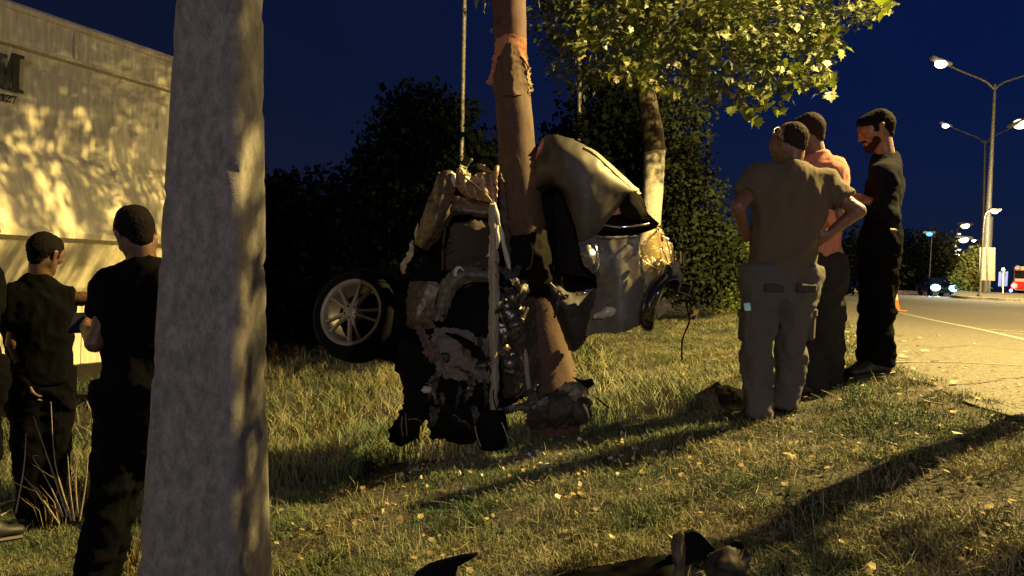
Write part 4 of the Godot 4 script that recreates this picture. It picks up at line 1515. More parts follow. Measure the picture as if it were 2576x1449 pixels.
func car_ahead() -> void:
	var d := 60.0
	var c := at(2354, 745, d)
	c.y = 0.0
	var t := thing("parked_car", c, "dark car facing us with bright bluish headlights on", "car")
	var toward := (cam.position - c)
	toward.y = 0
	toward = toward.normalized().rotated(Vector3.UP, 0.28)
	var bs := Basis(Vector3.UP.cross(toward), Vector3.UP, toward)
	var X := Transform3D(bs, c)
	var prof := [[2.1, 0.3], [2.12, 0.62], [2.0, 0.78], [1.1, 0.96], [0.35, 1.42], [-1.0, 1.46], [-1.75, 1.05], [-2.1, 0.95], [-2.12, 0.3]]
	var ctrl := []
	for q in prof:
		var row := []
		for x in [-0.88, -0.84, -0.5, 0.0, 0.5, 0.84, 0.88]:
			var up := 0.0 if absf(x) < 0.86 else -0.12
			var inn: float = 1.0 - clampf((q[1] - 0.9) * 0.35, 0, 0.25)
			row.append(X * Vector3(x * inn, maxf(0.28, q[1] + up), q[0] - 0.1 * absf(x)))
		ctrl.append(row)
	sheet("body", ctrl, M.car_dark, t, c, 18, 30, 0.02)
	for s in [-1, 1]:
		var sd := MB.new()
		var ol := []
		for q in prof:
			var inn: float = 1.0 - clampf((q[1] - 0.9) * 0.35, 0, 0.25)
			ol.append(X * Vector3(s * 0.87 * inn, maxf(0.28, q[1] - 0.06), q[0] - 0.08))
		prism(sd, ol, bs.x * -s * 0.05)
		obj("side", sd, M.car_dark, t, c)
		for z in [1.3, -1.3]:
			var wm := MB.new()
			lathe(wm, frame(X * Vector3(s * 0.82, 0.31, z), bs.x * s), [Vector2(0, 0.05), Vector2(0.2, 0.06), Vector2(0.29, 0.08), Vector2(0.31, 0.04), Vector2(0.31, -0.14), Vector2(0.0, -0.14)], 20)
			obj("wheel", wm, M.tyre, t, c)
		var hl := MB.new()
		blob(hl, X * Vector3(s * 0.64, 0.66, 2.07), Vector3(0.36, 0.26, 0.14), 0.0, 1.0, 10, atan2(toward.x, toward.z))
		obj("headlight", hl, M.headlight, t, c)  # oversized glow, shaped to stand in for headlight glare
		var mr := MB.new()
		blob(mr, X * Vector3(s * 0.98, 0.98, 0.75), Vector3(0.12, 0.08, 0.06), 0.0, 1.0, 6)
		obj("wing_mirror", mr, M.car_dark, t, c)
		var sp := SpotLight3D.new()
		sp.name = "headlight_beam"
		sp.light_color = Color(0.55, 0.85, 1.0)
		sp.light_energy = 110.0
		sp.spot_angle = 50.0
		sp.spot_range = 60.0
		sp.spot_attenuation = 2.0
		sp.light_size = 0.1
		sp.shadow_enabled = true
		sp.transform = Transform3D(Basis.looking_at(toward + Vector3(0, -0.25, 0)), X * Vector3(s * 0.64, 0.66, 2.2) - c)
		t.add_child(sp, true)
	sheet("windscreen", [[X * Vector3(-0.62, 0.99, 1.06), X * Vector3(0, 0.99, 1.16), X * Vector3(0.62, 0.99, 1.06)], [X * Vector3(-0.56, 1.38, 0.4), X * Vector3(0, 1.4, 0.48), X * Vector3(0.56, 1.38, 0.4)]], M.dark_glass, t, c, 6, 4, 0.012)
	var gr := MB.new()
	box(gr, Transform3D(bs, X * Vector3(0, 0.5, 2.09)), Vector3(0.9, 0.16, 0.06), 0.02)
	obj("grille", gr, M.black_plastic, t, c)


func red_vehicle() -> void:
	var d := 58.0
	var c := at(2590, 738, d)
	var t := thing("emergency_van", c, "cream and red emergency van at the right edge with a red lamp lit", "van")
	var toward := (cam.position - c)
	toward.y = 0
	toward = toward.normalized().rotated(Vector3.UP, -0.5)
	var bs := Basis(Vector3.UP.cross(toward), Vector3.UP, toward)
	var X := Transform3D(bs, c)
	var b := MB.new()
	box(b, X.translated_local(Vector3(0, 1.15, -1.6)), Vector3(2.0, 1.9, 4.4), 0.18)
	obj("body", b, M.cream_paint, t, c)
	var r := MB.new()
	box(r, X.translated_local(Vector3(0, 0.62, -1.6)), Vector3(2.04, 0.62, 4.44), 0.06)
	obj("red_stripe", r, M.red_paint, t, c)
	var ws := MB.new()
	box(ws, X.translated_local(Vector3(0, 1.45, 0.61)), Vector3(1.7, 0.65, 0.03), 0.01)
	obj("rear_window", ws, M.dark_glass, t, c)
	for s in [-1, 1]:
		for z in [-0.3, -3.0]:
			var wm := MB.new()
			lathe(wm, frame(X * Vector3(s * 0.95, 0.32, z), bs.x * s), [Vector2(0, 0.06), Vector2(0.2, 0.07), Vector2(0.3, 0.08), Vector2(0.33, 0.04), Vector2(0.33, -0.14), Vector2(0.0, -0.14)], 20)
			obj("wheel", wm, M.tyre, t, c)
	var tl := at(2552, 719, d - 1.6)
	var tm := MB.new()
	blob(tm, tl, Vector3(0.24, 0.24, 0.12), 0.0, 1.0, 8)
	obj("red_lamp", tm, M.red_glow, t, c)
	omni(tl + toward * 0.3, Color(1, 0.12, 0.08), 14.0, 0.2, t, c)
	var bl := MB.new()
	blob(bl, at(2543, 731, d - 1.6), Vector3(0.13, 0.13, 0.1), 0.0, 1.0, 8)
	obj("blue_lamp", bl, M.blue_glow, t, c)
	var lb := MB.new()
	blob(lb, at(2560, 674, d - 0.5), Vector3(0.24, 0.2, 0.2), 0.1, 1.0, 8)
	obj("roof_beacon", lb, M.lamp_grey, t, c)


func signs() -> void:
	var d := 52.0
	var f := at(2482, 738, d)
	var t := thing("sign_board", f, "large pale rectangular board on two posts at the traffic island", "sign")
	for px in [2467, 2489]:
		var pm := MB.new()
		tube(pm, [at(px, 740, d), at(px, 622, d)], [0.07], 8)
		obj("post", pm, M.galvanised, t, f)
	slab("board", pp([[2465, 622], [2504, 623], [2503, 706], [2464, 705]], d - 0.1), 0.06, M.beige_board, t, f)
	var fr := MB.new()
	tube(fr, pp([[2484, 622], [2484, 706]], d - 0.2), [0.05], 6)
	obj("board_seam", fr, M.galvanised, t, f)
	d = 50.0
	f = at(2523, 738, d)
	var b := thing("road_sign", f, "blue rectangular sign on a thin white post with a round cap", "sign")
	var p := MB.new()
	tube(p, [f, at(2524, 684, d)], [0.045], 8)
	obj("post", p, M.white_paint, b, f)
	slab("plate", pp([[2513, 684], [2536, 683], [2534, 720], [2511, 720]], d + 0.1), 0.03, M.sign_blue, b, f)
	var cp := MB.new()
	blob(cp, at(2524, 679, d), Vector3(0.12, 0.16, 0.12), 0.0, 1.0, 8)
	obj("cap", cp, M.white_paint, b, f)


func added_shadow_post() -> void:
	# added unseen post right of the picture, to cast the long shadow across the bank
	var f := Vector3(2.62, ground_y(2.62, -3.5), -3.5)
	var t := thing("shadow_post", f, "thick wooden post added just right of the view to cast a shadow", "post")
	pipe("post", [f - Vector3(0, 0.2, 0), f + Vector3(0.02, 1.4, 0), f + Vector3(0.05, 3.0, 0.02)], [0.085, 0.08, 0.07], M.pale_wood, t, f, 14, 6)
	var cp := MB.new()
	box(cp, Transform3D(Basis(), f + Vector3(0.05, 3.02, 0.02)), Vector3(0.17, 0.06, 0.17), 0.015)
	obj("cap", cp, M.galvanised, t, f)


func debris() -> void:
	# black bumper piece at the bottom of the picture
	var c := on_ground(1700, 1448)
	var t := thing("bumper_fragment", c, "broken black bumper piece with a pointed fin lying in the grass", "car part")
	var d := 2.08
	sheet("bumper_bar", rows([[[1400, 1452, 0.02], [1500, 1426, 0.0], [1600, 1410, 0.0], [1694, 1398, 0.0]], [[1400, 1490, -0.06], [1500, 1470, -0.08], [1600, 1462, -0.1], [1694, 1470, -0.1]], [[1400, 1520, -0.02], [1500, 1520, -0.02], [1600, 1520, -0.02], [1694, 1520, -0.02]]], d), M.black_plastic, t, c, 20, 10, 0.012, 0.012, 8.0)
	sheet("upright_strip", rows([[[1690, 1346, 0.0], [1706, 1342, -0.02], [1722, 1344, 0.0]], [[1690, 1400, 0.0], [1706, 1400, -0.02], [1722, 1400, 0.0]], [[1690, 1500, 0.0], [1706, 1500, -0.02], [1722, 1500, 0.0]]], d - 0.01), M.brown_wire, t, c, 6, 14, 0.012, 0.006, 14.0)
	var fin := MB.new()
	prism(fin, pp([[1724, 1342], [1746, 1336], [1764, 1344], [1784, 1366], [1800, 1381], [1826, 1376], [1850, 1361], [1864, 1364], [1874, 1380], [1860, 1391], [1820, 1388], [1800, 1393], [1780, 1404], [1752, 1412], [1724, 1426]], d), -cam.basis.z * 0.02)
	obj("fin", fin, M.black_plastic, t, c)
	sheet("torn_cover", rows([[[1790, 1402, 0.0], [1830, 1392, -0.02], [1872, 1398, 0.0]], [[1780, 1430, -0.05], [1826, 1424, -0.08], [1880, 1432, -0.04]], [[1776, 1480, -0.03], [1826, 1480, -0.04], [1880, 1480, -0.02]]], d - 0.02), M.brown_dark, t, c, 12, 10, 0.01, 0.03, 10.0)
	c = on_ground(1110, 1446)
	t = thing("plastic_shard", c, "pointed black plastic shard at the bottom edge, left of the bumper piece", "car part")
	slab("shard", pp([[1030, 1470], [1046, 1444], [1078, 1424], [1122, 1411], [1160, 1402], [1202, 1396], [1180, 1410], [1152, 1426], [1140, 1470]], 2.22), 0.025, M.black_plastic, t, c)
	# pale chips below the wreck
	var spots := [[1256, 1124, 0.035, "largest pale chip in the row of debris below the black drum"], [1284, 1122, 0.034, "pale angular chip at the right end of the debris below the drum"], [1212, 1128, 0.022, "small pale chip left of the larger ones below the drum"], [1226, 1142, 0.026, "pale chip lying lowest in the debris below the drum"], [1236, 1110, 0.02, "small tan chip against the foot of the black drum"], [1180, 1140, 0.018, "pale chip between the foam lump and the drum debris"], [1300, 1112, 0.018, "small tan chip right of the drum beside the cables"], [1358, 1088, 0.03, "ragged orange tan scrap under the bumper shell"], [1428, 1086, 0.024, "pale scrap right below the silencer"], [1400, 1096, 0.02, "small scrap between two larger ones below the bumper shell"]]
	for q in spots:
		var g := on_ground(q[0], q[1], 3.0)
		var ct := MB.new()
		var s: float = q[2]
		blob(ct, g + Vector3(0, s * 0.9 + 0.015, 0), Vector3(s, s * 0.6, s * 0.7) * 1.35, 0.9, 14.0, 6, rng.randf() * 3.0)
		tag(obj("debris_chip", ct, M.chip, self), q[3], "debris")
	var g2 := on_ground(1118, 1122, 3.0)
	var fm := MB.new()
	for k in 7:
		blob(fm, g2 + Vector3(rng.randf_range(-0.035, 0.04), rng.randf_range(0.01, 0.07), rng.randf_range(-0.02, 0.02)), Vector3(0.026, 0.02, 0.022), 0.9, 18.0, 6)
	tag(obj("foam_lump", fm, M.foam, self), "crumbled yellowish foam lump in the grass under the wreck", "debris")
	var st := MB.new()
	tube(st, smooth_line([on_ground(1140, 1104, 3.0) + Vector3(0, 0.02, 0), on_ground(1156, 1096, 3.0) + Vector3(0, 0.04, 0), on_ground(1172, 1090, 3.0) + Vector3(0, 0.05, 0)], 4), [0.01, 0.014, 0.022], 8, 0.01)
	tag(obj("wooden_stub", st, M.brown_wire, self), "short brown stub pointing out of the grass under the engine bay", "debris")
	var shm := MB.new()
	shm.quad(Vector3(-0.5, 0, -0.3), Vector3(0.4, 0.1, -0.45), Vector3(0.55, -0.05, 0.3), Vector3(-0.3, 0.12, 0.5))
	var sx := []
	var sc := []
	for k in 420:
		var px := rng.randfn(1250.0, 230.0)
		var py := 1120.0 + absf(rng.randfn(0.0, 60.0)) - (px - 1250.0) * 0.06
		var g := on_ground(px, py, 2.4)
		var l := rng.randf_range(0.008, 0.03)
		sx.append(Transform3D(rnd_basis().scaled(Vector3(l, l, l)), g + Vector3(0, rng.randf_range(0.015, 0.04), 0)))
		var q := rng.randf()
		sc.append(Color(0.42, 0.34, 0.2) if q < 0.5 else (Color(0.5, 0.48, 0.42) if q < 0.75 else Color(0.02, 0.02, 0.02)))
	tag(scatter("debris_shards", shm.mesh(), M.blade, sx, sc), "small broken shards of plastic and glass strewn under the wreck", "debris")
	var rx := []
	var rc := []
	for k in 260:
		var z := -rng.randf_range(2.6, 9.0)
		var s := rng.randfn(0.25, 0.35)
		var x: float = 0.6 - 0.4 * z + 0.15 * pow(maxf(0.0, 5.5 + z), 1.3) + s / 0.928
		var l := rng.randf_range(0.008, 0.032)
		rx.append(Transform3D(Basis.from_euler(Vector3(rng.randf_range(-0.4, 0.4), rng.randf() * TAU, rng.randf_range(-0.4, 0.4))).scaled(Vector3(l * rng.randf_range(0.6, 3.0), l, l)), Vector3(x, 0.012, z)))
		rc.append(Color(0.05, 0.04, 0.025) if k % 3 else Color(0.3, 0.26, 0.17))
	tag(scatter("road_litter", shm.mesh(), M.blade, rx, rc), "twigs and crumbs of soil along the road edge", "litter")
	# rock and kerb stone behind the bald man
	var r := MB.new()
	var rp := on_ground(1816, 1012, 3.0)
	blob(r, rp + Vector3(0, 0.0, 0), Vector3(0.19, 0.12, 0.15), 0.3, 2.0, 16, 0.4)
	tag(obj("rock", r, M.rock, self), "rough brown rock in the grass beside the bald man's feet", "rock")
	var wb := MB.new()
	var wp := on_ground(1842, 738, 6.0)
	blob(wb, wp + Vector3(0, 0.08, 0), Vector3(0.26, 0.14, 0.16), 0.4, 3.0, 12, 0.2)
	tag(obj("boulder", wb, M.white_paint, self), "pale boulder at the foot of the green bush, left of the bald man", "rock")
	# stick by the left edge, and twigs
	for q in [[[[0, 1282], [40, 1268], [90, 1262]], 0.012, "bleached stick lying in the dark grass at the left edge"], [[[0, 1310], [20, 1298], [36, 1290]], 0.009, "shorter pale stick beside the bleached one at the left edge"], [[[664, 1262], [690, 1268], [716, 1274]], 0.012, "pale curled twig at the foot of the concrete pole"], [[[1140, 1402], [1160, 1395], [1180, 1380]], 0.006, "white straw lying above the black shard"], [[[3180 * 0.7318, 1025], [2350, 1028], [2370, 1032]], 0.012, "pale stick in the grass near the road edge"]]:
		var sm := MB.new()
		var pl := []
		for w in q[0]:
			pl.append(on_ground(w[0], w[1], 1.5) + Vector3(0, 0.03, 0))
		tube(sm, smooth_line(pl, 4), [q[1], q[1] * 0.8, q[1] * 0.5], 7, 0.004)
		tag(obj("stick", sm, M.pale_wood, self), q[2], "stick")

# ---------------------------------------------------------------- the wreck
func sheet(called: String, ctrl: Array, m: Material, parent: Node, base: Vector3, nu := 16, nv := 12, thick := 0.006, crumple := 0.0, cf := 6.0) -> MeshInstance3D:
	var mb := MB.new()
	patch(mb, ctrl, nu, nv, thick, crumple, cf)
	return obj(called, mb, m, parent, base)


func pipe(called: String, pts: Array, rads: Array, m: Material, parent: Node, base: Vector3, n := 8, steps := 4) -> MeshInstance3D:
	var mb := MB.new()
	tube(mb, smooth_line(pts, steps), smooth_num(rads, steps) if rads.size() == pts.size() else rads, n)
	return obj(called, mb, m, parent, base)


func slab(called: String, outline: Array, depth: float, m: Material, parent: Node, base: Vector3) -> MeshInstance3D:
	var mb := MB.new()
	prism(mb, outline, -cam.basis.z * depth)
	return obj(called, mb, m, parent, base)


func wreck() -> void:
	var b := on_ground(1240, 1100)
	var w := thing("wrecked_car", b, "crushed grey car wrapped around the tree trunk, one wheel in the air", "wrecked car")
	var d := 4.75
	# bent roof skin arching over the right-hand side
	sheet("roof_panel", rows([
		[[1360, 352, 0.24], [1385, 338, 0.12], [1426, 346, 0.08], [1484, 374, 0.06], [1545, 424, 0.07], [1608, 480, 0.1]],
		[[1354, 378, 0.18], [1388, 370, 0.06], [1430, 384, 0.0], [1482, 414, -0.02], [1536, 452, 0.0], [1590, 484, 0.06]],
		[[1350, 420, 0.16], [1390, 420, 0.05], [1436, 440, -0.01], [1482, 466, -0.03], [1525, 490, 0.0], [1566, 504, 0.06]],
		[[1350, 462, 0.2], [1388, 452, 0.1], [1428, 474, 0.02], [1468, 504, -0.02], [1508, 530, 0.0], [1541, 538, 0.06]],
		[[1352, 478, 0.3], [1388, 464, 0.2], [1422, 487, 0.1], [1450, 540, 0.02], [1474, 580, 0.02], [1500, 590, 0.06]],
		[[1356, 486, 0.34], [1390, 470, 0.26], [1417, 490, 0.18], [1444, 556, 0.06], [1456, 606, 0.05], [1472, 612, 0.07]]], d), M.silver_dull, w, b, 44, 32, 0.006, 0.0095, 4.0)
	sheet("roof_edge_flange", rows([
		[[1470, 366, 0.1], [1500, 381, 0.1], [1542, 417, 0.1], [1582, 454, 0.12], [1614, 487, 0.14]],
		[[1470, 370, 0.03], [1496, 386, 0.03], [1536, 424, 0.03], [1576, 461, 0.05], [1607, 489, 0.08]]], d), M.cream_trim, w, b, 18, 2, 0.012)
	sheet("torn_roof_lining", rows([[[1352, 372, 0.1], [1368, 350, 0.12]], [[1350, 392, 0.06], [1366, 372, 0.1]], [[1348, 404, 0.12], [1356, 398, 0.14]]], d), M.pink_lining, w, b, 4, 4, 0.006)
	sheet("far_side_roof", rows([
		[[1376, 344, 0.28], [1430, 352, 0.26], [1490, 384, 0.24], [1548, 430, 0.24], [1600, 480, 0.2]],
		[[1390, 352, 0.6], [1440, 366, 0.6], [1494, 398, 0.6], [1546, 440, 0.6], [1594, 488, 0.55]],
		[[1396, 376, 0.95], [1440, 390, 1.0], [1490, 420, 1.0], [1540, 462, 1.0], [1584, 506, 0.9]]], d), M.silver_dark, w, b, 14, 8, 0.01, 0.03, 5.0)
	sheet("far_side_body", rows([
		[[1396, 376, 0.95], [1490, 420, 1.0], [1584, 506, 0.9]],
		[[1400, 520, 0.95], [1490, 540, 1.0], [1596, 580, 0.9]],
		[[1410, 680, 0.9], [1500, 690, 0.95], [1600, 690, 0.85]],
		[[1420, 800, 0.8], [1500, 800, 0.85], [1590, 790, 0.8]]], d), M.dark_metal, w, b, 12, 12, 0.01, 0.05, 4.0)
	# front wing / door skin
	sheet("door_panel", rows([
		[[1456, 608, 0.06], [1497, 597, 0.04], [1550, 594, 0.02], [1604, 592, 0.0]],
		[[1459, 628, 0.0], [1500, 640, 0.0], [1552, 630, -0.02], [1606, 622, 0.0]],
		[[1476, 664, -0.02], [1508, 672, 0.0], [1555, 664, -0.04], [1608, 660, 0.0]],
		[[1502, 700, 0.05], [1524, 706, 0.0], [1564, 706, -0.05], [1611, 704, 0.0]],
		[[1500, 742, 0.06], [1524, 748, 0.0], [1564, 752, -0.05], [1613, 752, 0.0]],
		[[1486, 790, 0.06], [1520, 790, 0.01], [1562, 796, -0.04], [1614, 800, 0.0]],
		[[1472, 846, 0.1], [1515, 836, 0.06], [1560, 836, 0.0], [1614, 815, 0.02]]], d), M.silver, w, b, 36, 44, 0.008, 0.0095, 5.0)
	sheet("dented_door_corner", rows([
		[[1462, 626, -0.03], [1478, 616, -0.04], [1500, 615, -0.03]],
		[[1464, 646, -0.05], [1482, 640, -0.1], [1505, 642, -0.04]],
		[[1474, 668, -0.04], [1490, 664, -0.08], [1506, 668, -0.03]],
		[[1490, 688, -0.02], [1500, 684, -0.04], [1508, 686, -0.02]]], d), M.silver_shiny, w, b, 12, 14, 0.006, 0.012, 9.0)
	sheet("door_highlight", rows([
		[[1504, 786, -0.03], [1526, 772, -0.05], [1548, 776, -0.06]],
		[[1494, 796, -0.03], [1522, 788, -0.07], [1549, 784, -0.06]],
		[[1500, 800, -0.02], [1520, 800, -0.05], [1540, 794, -0.05]]], d), M.scrape, w, b, 10, 6, 0.006, 0.012, 16.0)  # pale patch paints the highlight on the dented door
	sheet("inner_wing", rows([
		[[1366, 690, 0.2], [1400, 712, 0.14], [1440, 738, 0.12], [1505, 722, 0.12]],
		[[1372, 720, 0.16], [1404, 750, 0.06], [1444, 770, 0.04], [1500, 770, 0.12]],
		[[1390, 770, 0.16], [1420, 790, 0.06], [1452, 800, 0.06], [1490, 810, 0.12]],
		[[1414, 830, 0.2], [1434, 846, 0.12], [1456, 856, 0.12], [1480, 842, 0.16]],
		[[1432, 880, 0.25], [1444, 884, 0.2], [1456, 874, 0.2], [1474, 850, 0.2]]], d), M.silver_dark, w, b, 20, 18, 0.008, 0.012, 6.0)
	pipe("torn_edge", pp([[1367, 692, 0.16], [1395, 722, 0.07], [1425, 749, 0.03]], d), [0.006, 0.004, 0.002], M.scrape, w, b)
	pipe("trim_strip", pp([[1450, 741, 0.0], [1470, 737, -0.03], [1493, 727, -0.01]], d), [0.008, 0.013, 0.006], M.chrome, w, b)
	# glass opening
	slab("window_opening", pp([[1494, 596], [1519, 566], [1562, 507], [1590, 478], [1617, 487], [1628, 535], [1658, 562], [1652, 574], [1606, 590]], d + 0.16), 0.03, M.black_plastic, w, b)
	sheet("headrest", rows([[[1566, 505, 0.1], [1585, 487, 0.06], [1610, 490, 0.1]], [[1560, 530, 0.06], [1590, 515, 0.0], [1622, 530, 0.1]], [[1575, 552, 0.1], [1600, 548, 0.06], [1632, 556, 0.12]]], d), M.dark_fabric, w, b, 10, 10, 0.03, 0.02, 6.0)
	sheet("torn_lining_scrap", rows([[[1546, 522, 0.08], [1560, 514, 0.08]], [[1544, 540, 0.06], [1562, 536, 0.06]]], d), M.pink_lining, w, b, 4, 4, 0.006, 0.01)
	pipe("window_rail", pp([[1520, 566, 0.0], [1560, 571, -0.04], [1604, 567, -0.04], [1632, 563, 0.0]], d), [0.007], M.chrome, w, b)
	pipe("lower_rail", pp([[1497, 594, 0.02], [1540, 598, -0.03], [1602, 595, -0.03]], d), [0.008], M.silver_shiny, w, b)
	# headlight
	var hl := sheet("headlight", rows([
		[[1607, 616, 0.02], [1630, 588, 0.06], [1656, 570, 0.2]],
		[[1612, 640, 0.03], [1640, 610, 0.12], [1675, 606, 0.26]],
		[[1618, 676, 0.03], [1648, 650, 0.12], [1688, 648, 0.26]],
		[[1624, 716, 0.03], [1640, 706, 0.08], [1672, 684, 0.18]],
		[[1627, 730, 0.04], [1634, 728, 0.04], [1642, 722, 0.05]]], d), M.amber_reflector, w, b, 16, 18, 0.006, 0.05, 22.0)
	sheet("lens", rows([
		[[1607, 614, -0.02], [1630, 586, 0.0], [1656, 570, 0.14]],
		[[1612, 640, -0.02], [1640, 610, 0.02], [1676, 606, 0.18]],
		[[1618, 676, -0.02], [1648, 650, 0.02], [1687, 648, 0.18]],
		[[1624, 716, -0.02], [1640, 706, 0.0], [1672, 684, 0.12]]], d), M.amber_glass, hl, b, 12, 12, 0.004, 0.01, 8.0)
	for q in [[[1612, 628], [1632, 600], [1648, 588]], [[1622, 660], [1646, 672], [1670, 676]], [[1664, 620], [1672, 640], [1680, 660]], [[1676, 600], [1684, 632], [1688, 656]]]:
		pipe("reflector_rib", pp(q, d - 0.04), [0.008, 0.005], M.gold_bright, hl, b, 6)
	for k in 22:
		var fx := rng.randf_range(1618.0, 1680.0)
		var fy := rng.randf_range(600.0, 690.0)
		if fx - 1616.0 < (620.0 - fy) * 0.9:
			continue
		var c := at(fx, fy, d - 0.02 + (fx - 1610.0) * 0.0026)
		var bb := rnd_basis() * rng.randf_range(0.012, 0.03)
		var ff := MB.new()
		prism(ff, [c + bb.x, c + bb.y * 0.8, c - bb.x * 0.7, c - bb.y * 0.5], bb.z * 0.12)
		obj("reflector_facet", ff, M.gold_bright if k % 3 else M.chrome, hl, b)
	var rb := MB.new()
	blob(rb, at(1666, 600, d - 0.02), Vector3(0.012, 0.022, 0.012), 0.1, 3.0, 6)
	obj("red_marker", rb, M.red_plastic, hl, b)
	sheet("lamp_backing", rows([
		[[1608, 640, 0.06], [1640, 690, 0.06], [1676, 680, 0.08]],
		[[1614, 700, 0.05], [1630, 720, 0.0], [1650, 716, 0.05]],
		[[1620, 760, 0.05], [1626, 748, 0.02], [1640, 730, 0.05]]], d), M.cream_trim_dark, w, b, 10, 10, 0.01, 0.02)
	# bumper remains on the right
	pipe("bumper_tube", pp([[1680, 672, 0.05], [1672, 700, 0.0], [1650, 728, -0.04], [1632, 772, -0.06], [1627, 812, -0.03], [1636, 822, 0.02]], d), [0.03, 0.052, 0.05, 0.055, 0.05, 0.03], M.black_gloss, w, b, 14)
	pipe("bumper_hose", pp([[1640, 770, -0.1], [1656, 735, -0.12], [1676, 706, -0.08], [1700, 700, -0.03]], d), [0.022], M.black_gloss, w, b, 10)
	var mb := MB.new()
	var xf := Transform3D(cam.basis * Basis.from_euler(Vector3(0.2, 0.5, -0.2)), at(1712, 722, d - 0.02))
	for s in [-1, 1]:
		box(mb, xf.translated_local(Vector3(0, s * 0.032, 0)), Vector3(0.1, 0.012, 0.09), 0.004)
		box(mb, xf.translated_local(Vector3(s * 0.047, 0, 0)), Vector3(0.012, 0.064, 0.09), 0.004)
	obj("plastic_duct", mb, M.black_gloss, w, b)
	var mb2 := MB.new()
	xf = Transform3D(cam.basis * Basis.from_euler(Vector3(0, 0.3, 0.05)), at(1705, 648, d + 0.06))
	for s in [-1, 1]:
		box(mb2, xf.translated_local(Vector3(0, s * 0.05, 0)), Vector3(0.075, 0.016, 0.03), 0.004)
		box(mb2, xf.translated_local(Vector3(s * 0.03, -0.03, 0)), Vector3(0.014, 0.16, 0.03), 0.004)
	obj("lamp_bracket", mb2, M.black_gloss, w, b)
	sheet("bracket_plate", rows([[[1682, 664, 0.03], [1704, 655, 0.03]], [[1684, 690, 0.03], [1715, 690, 0.03]], [[1700, 704, 0.04], [1718, 706, 0.04]]], d), M.cream_trim_dark, w, b, 6, 6, 0.006, 0.02)
	sheet("broken_plastic_shard", rows([[[1664, 752, 0.02], [1672, 748, 0.02]], [[1656, 776, 0.02], [1688, 768, 0.03]], [[1652, 802, 0.04], [1664, 792, 0.04]]], d), M.cream_trim, w, b, 6, 6, 0.006, 0.01)
	pipe("bumper_tip", pp([[1690, 738, -0.03], [1708, 744, -0.04], [1731, 738, 0.0]], d), [0.014, 0.02, 0.01], M.black_gloss, w, b)
	pipe("loose_wire", pp([[1676, 566, 0.1], [1698, 578, 0.08], [1716, 606, 0.06], [1720, 640, 0.04]], d), [0.0045], M.black_plastic, w, b, 6)
	pipe("loose_wire", pp([[1725, 744, 0.0], [1730, 780, 0.02], [1734, 808, 0.03], [1718, 850, 0.0], [1715, 880, 0.02], [1716, 905, 0.03]], d), [0.0055], M.black_plastic, w, b, 6)
	pipe("loose_wire", pp([[1613, 800, -0.02], [1618, 820, -0.03], [1627, 834, 0.0]], d), [0.005], M.chrome, w, b, 6)
	# dark cabin behind everything
	sheet("cabin_floor", rows([
		[[1120, 470, 0.3], [1200, 440, 0.36], [1270, 450, 0.42], [1380, 450, 0.5], [1440, 480, 0.4]],
		[[1104, 560, 0.28], [1180, 560, 0.4], [1280, 560, 0.55], [1390, 560, 0.55], [1470, 580, 0.4]],
		[[1040, 700, 0.28], [1180, 690, 0.4], [1290, 690, 0.6], [1400, 700, 0.55], [1515, 690, 0.35]],
		[[1030, 800, 0.28], [1160, 810, 0.4], [1290, 810, 0.6], [1410, 800, 0.5], [1500, 800, 0.35]],
		[[1026, 920, 0.28], [1150, 920, 0.35], [1260, 920, 0.45], [1340, 900, 0.4], [1430, 870, 0.36]],
		[[1010, 1060, 0.25], [1150, 1050, 0.3], [1240, 1040, 0.35], [1320, 1000, 0.36], [1400, 960, 0.36]]], d), M.dark_metal, w, b, 24, 24, 0.01, 0.06, 4.0)
	# left side: bent pillar panel, torn sheets
	sheet("pillar_panel", rows([
		[[1106, 438, 0.1], [1124, 430, 0.06], [1146, 440, 0.08]],
		[[1096, 466, 0.08], [1118, 464, 0.0], [1145, 472, 0.04]],
		[[1078, 508, 0.06], [1106, 510, -0.04], [1134, 514, 0.04]],
		[[1062, 548, 0.06], [1094, 556, -0.05], [1124, 552, 0.04]],
		[[1050, 590, 0.06], [1078, 592, -0.03], [1106, 594, 0.05]],
		[[1040, 613, 0.06], [1058, 622, 0.0], [1076, 627, 0.05]]], d), M.brown_panel, w, b, 14, 22, 0.008, 0.014, 6.0)
	sheet("torn_panel_strip", rows([[[1036, 608, 0.06], [1042, 616, 0.05]], [[1024, 640, 0.03], [1036, 650, 0.02]], [[1014, 664, 0.05], [1026, 666, 0.02]], [[1012, 688, 0.06], [1018, 690, 0.05]]], d), M.cream_trim, w, b, 5, 12, 0.006, 0.02, 14.0)
	pipe("torn_panel_lip", pp([[1052, 562, 0.02], [1047, 585, 0.0], [1046, 602, 0.03]], d), [0.004, 0.012, 0.005], M.cream_trim, w, b)
	pipe("torn_panel_lip", pp([[1140, 440, 0.03], [1140, 452, 0.02], [1144, 470, 0.03]], d), [0.01, 0.016, 0.006], M.scrape, w, b)
	sheet("crumpled_sheet", rows([
		[[1150, 424, 0.05], [1166, 436, 0.0], [1186, 442, 0.03], [1214, 434, -0.02], [1234, 440, 0.02], [1248, 420, 0.0]],
		[[1147, 446, 0.05], [1168, 456, -0.02], [1190, 460, 0.02], [1214, 460, -0.04], [1236, 462, 0.01], [1250, 454, -0.02]],
		[[1150, 470, 0.05], [1172, 478, -0.02], [1196, 484, 0.02], [1218, 488, -0.04], [1238, 490, 0.0], [1251, 488, -0.02]],
		[[1166, 490, 0.04], [1184, 497, 0.0], [1204, 503, 0.02], [1222, 508, -0.02], [1240, 512, 0.0], [1249, 512, -0.02]]], d), M.rust_sheet, w, b, 40, 24, 0.006, 0.0095, 8.0)
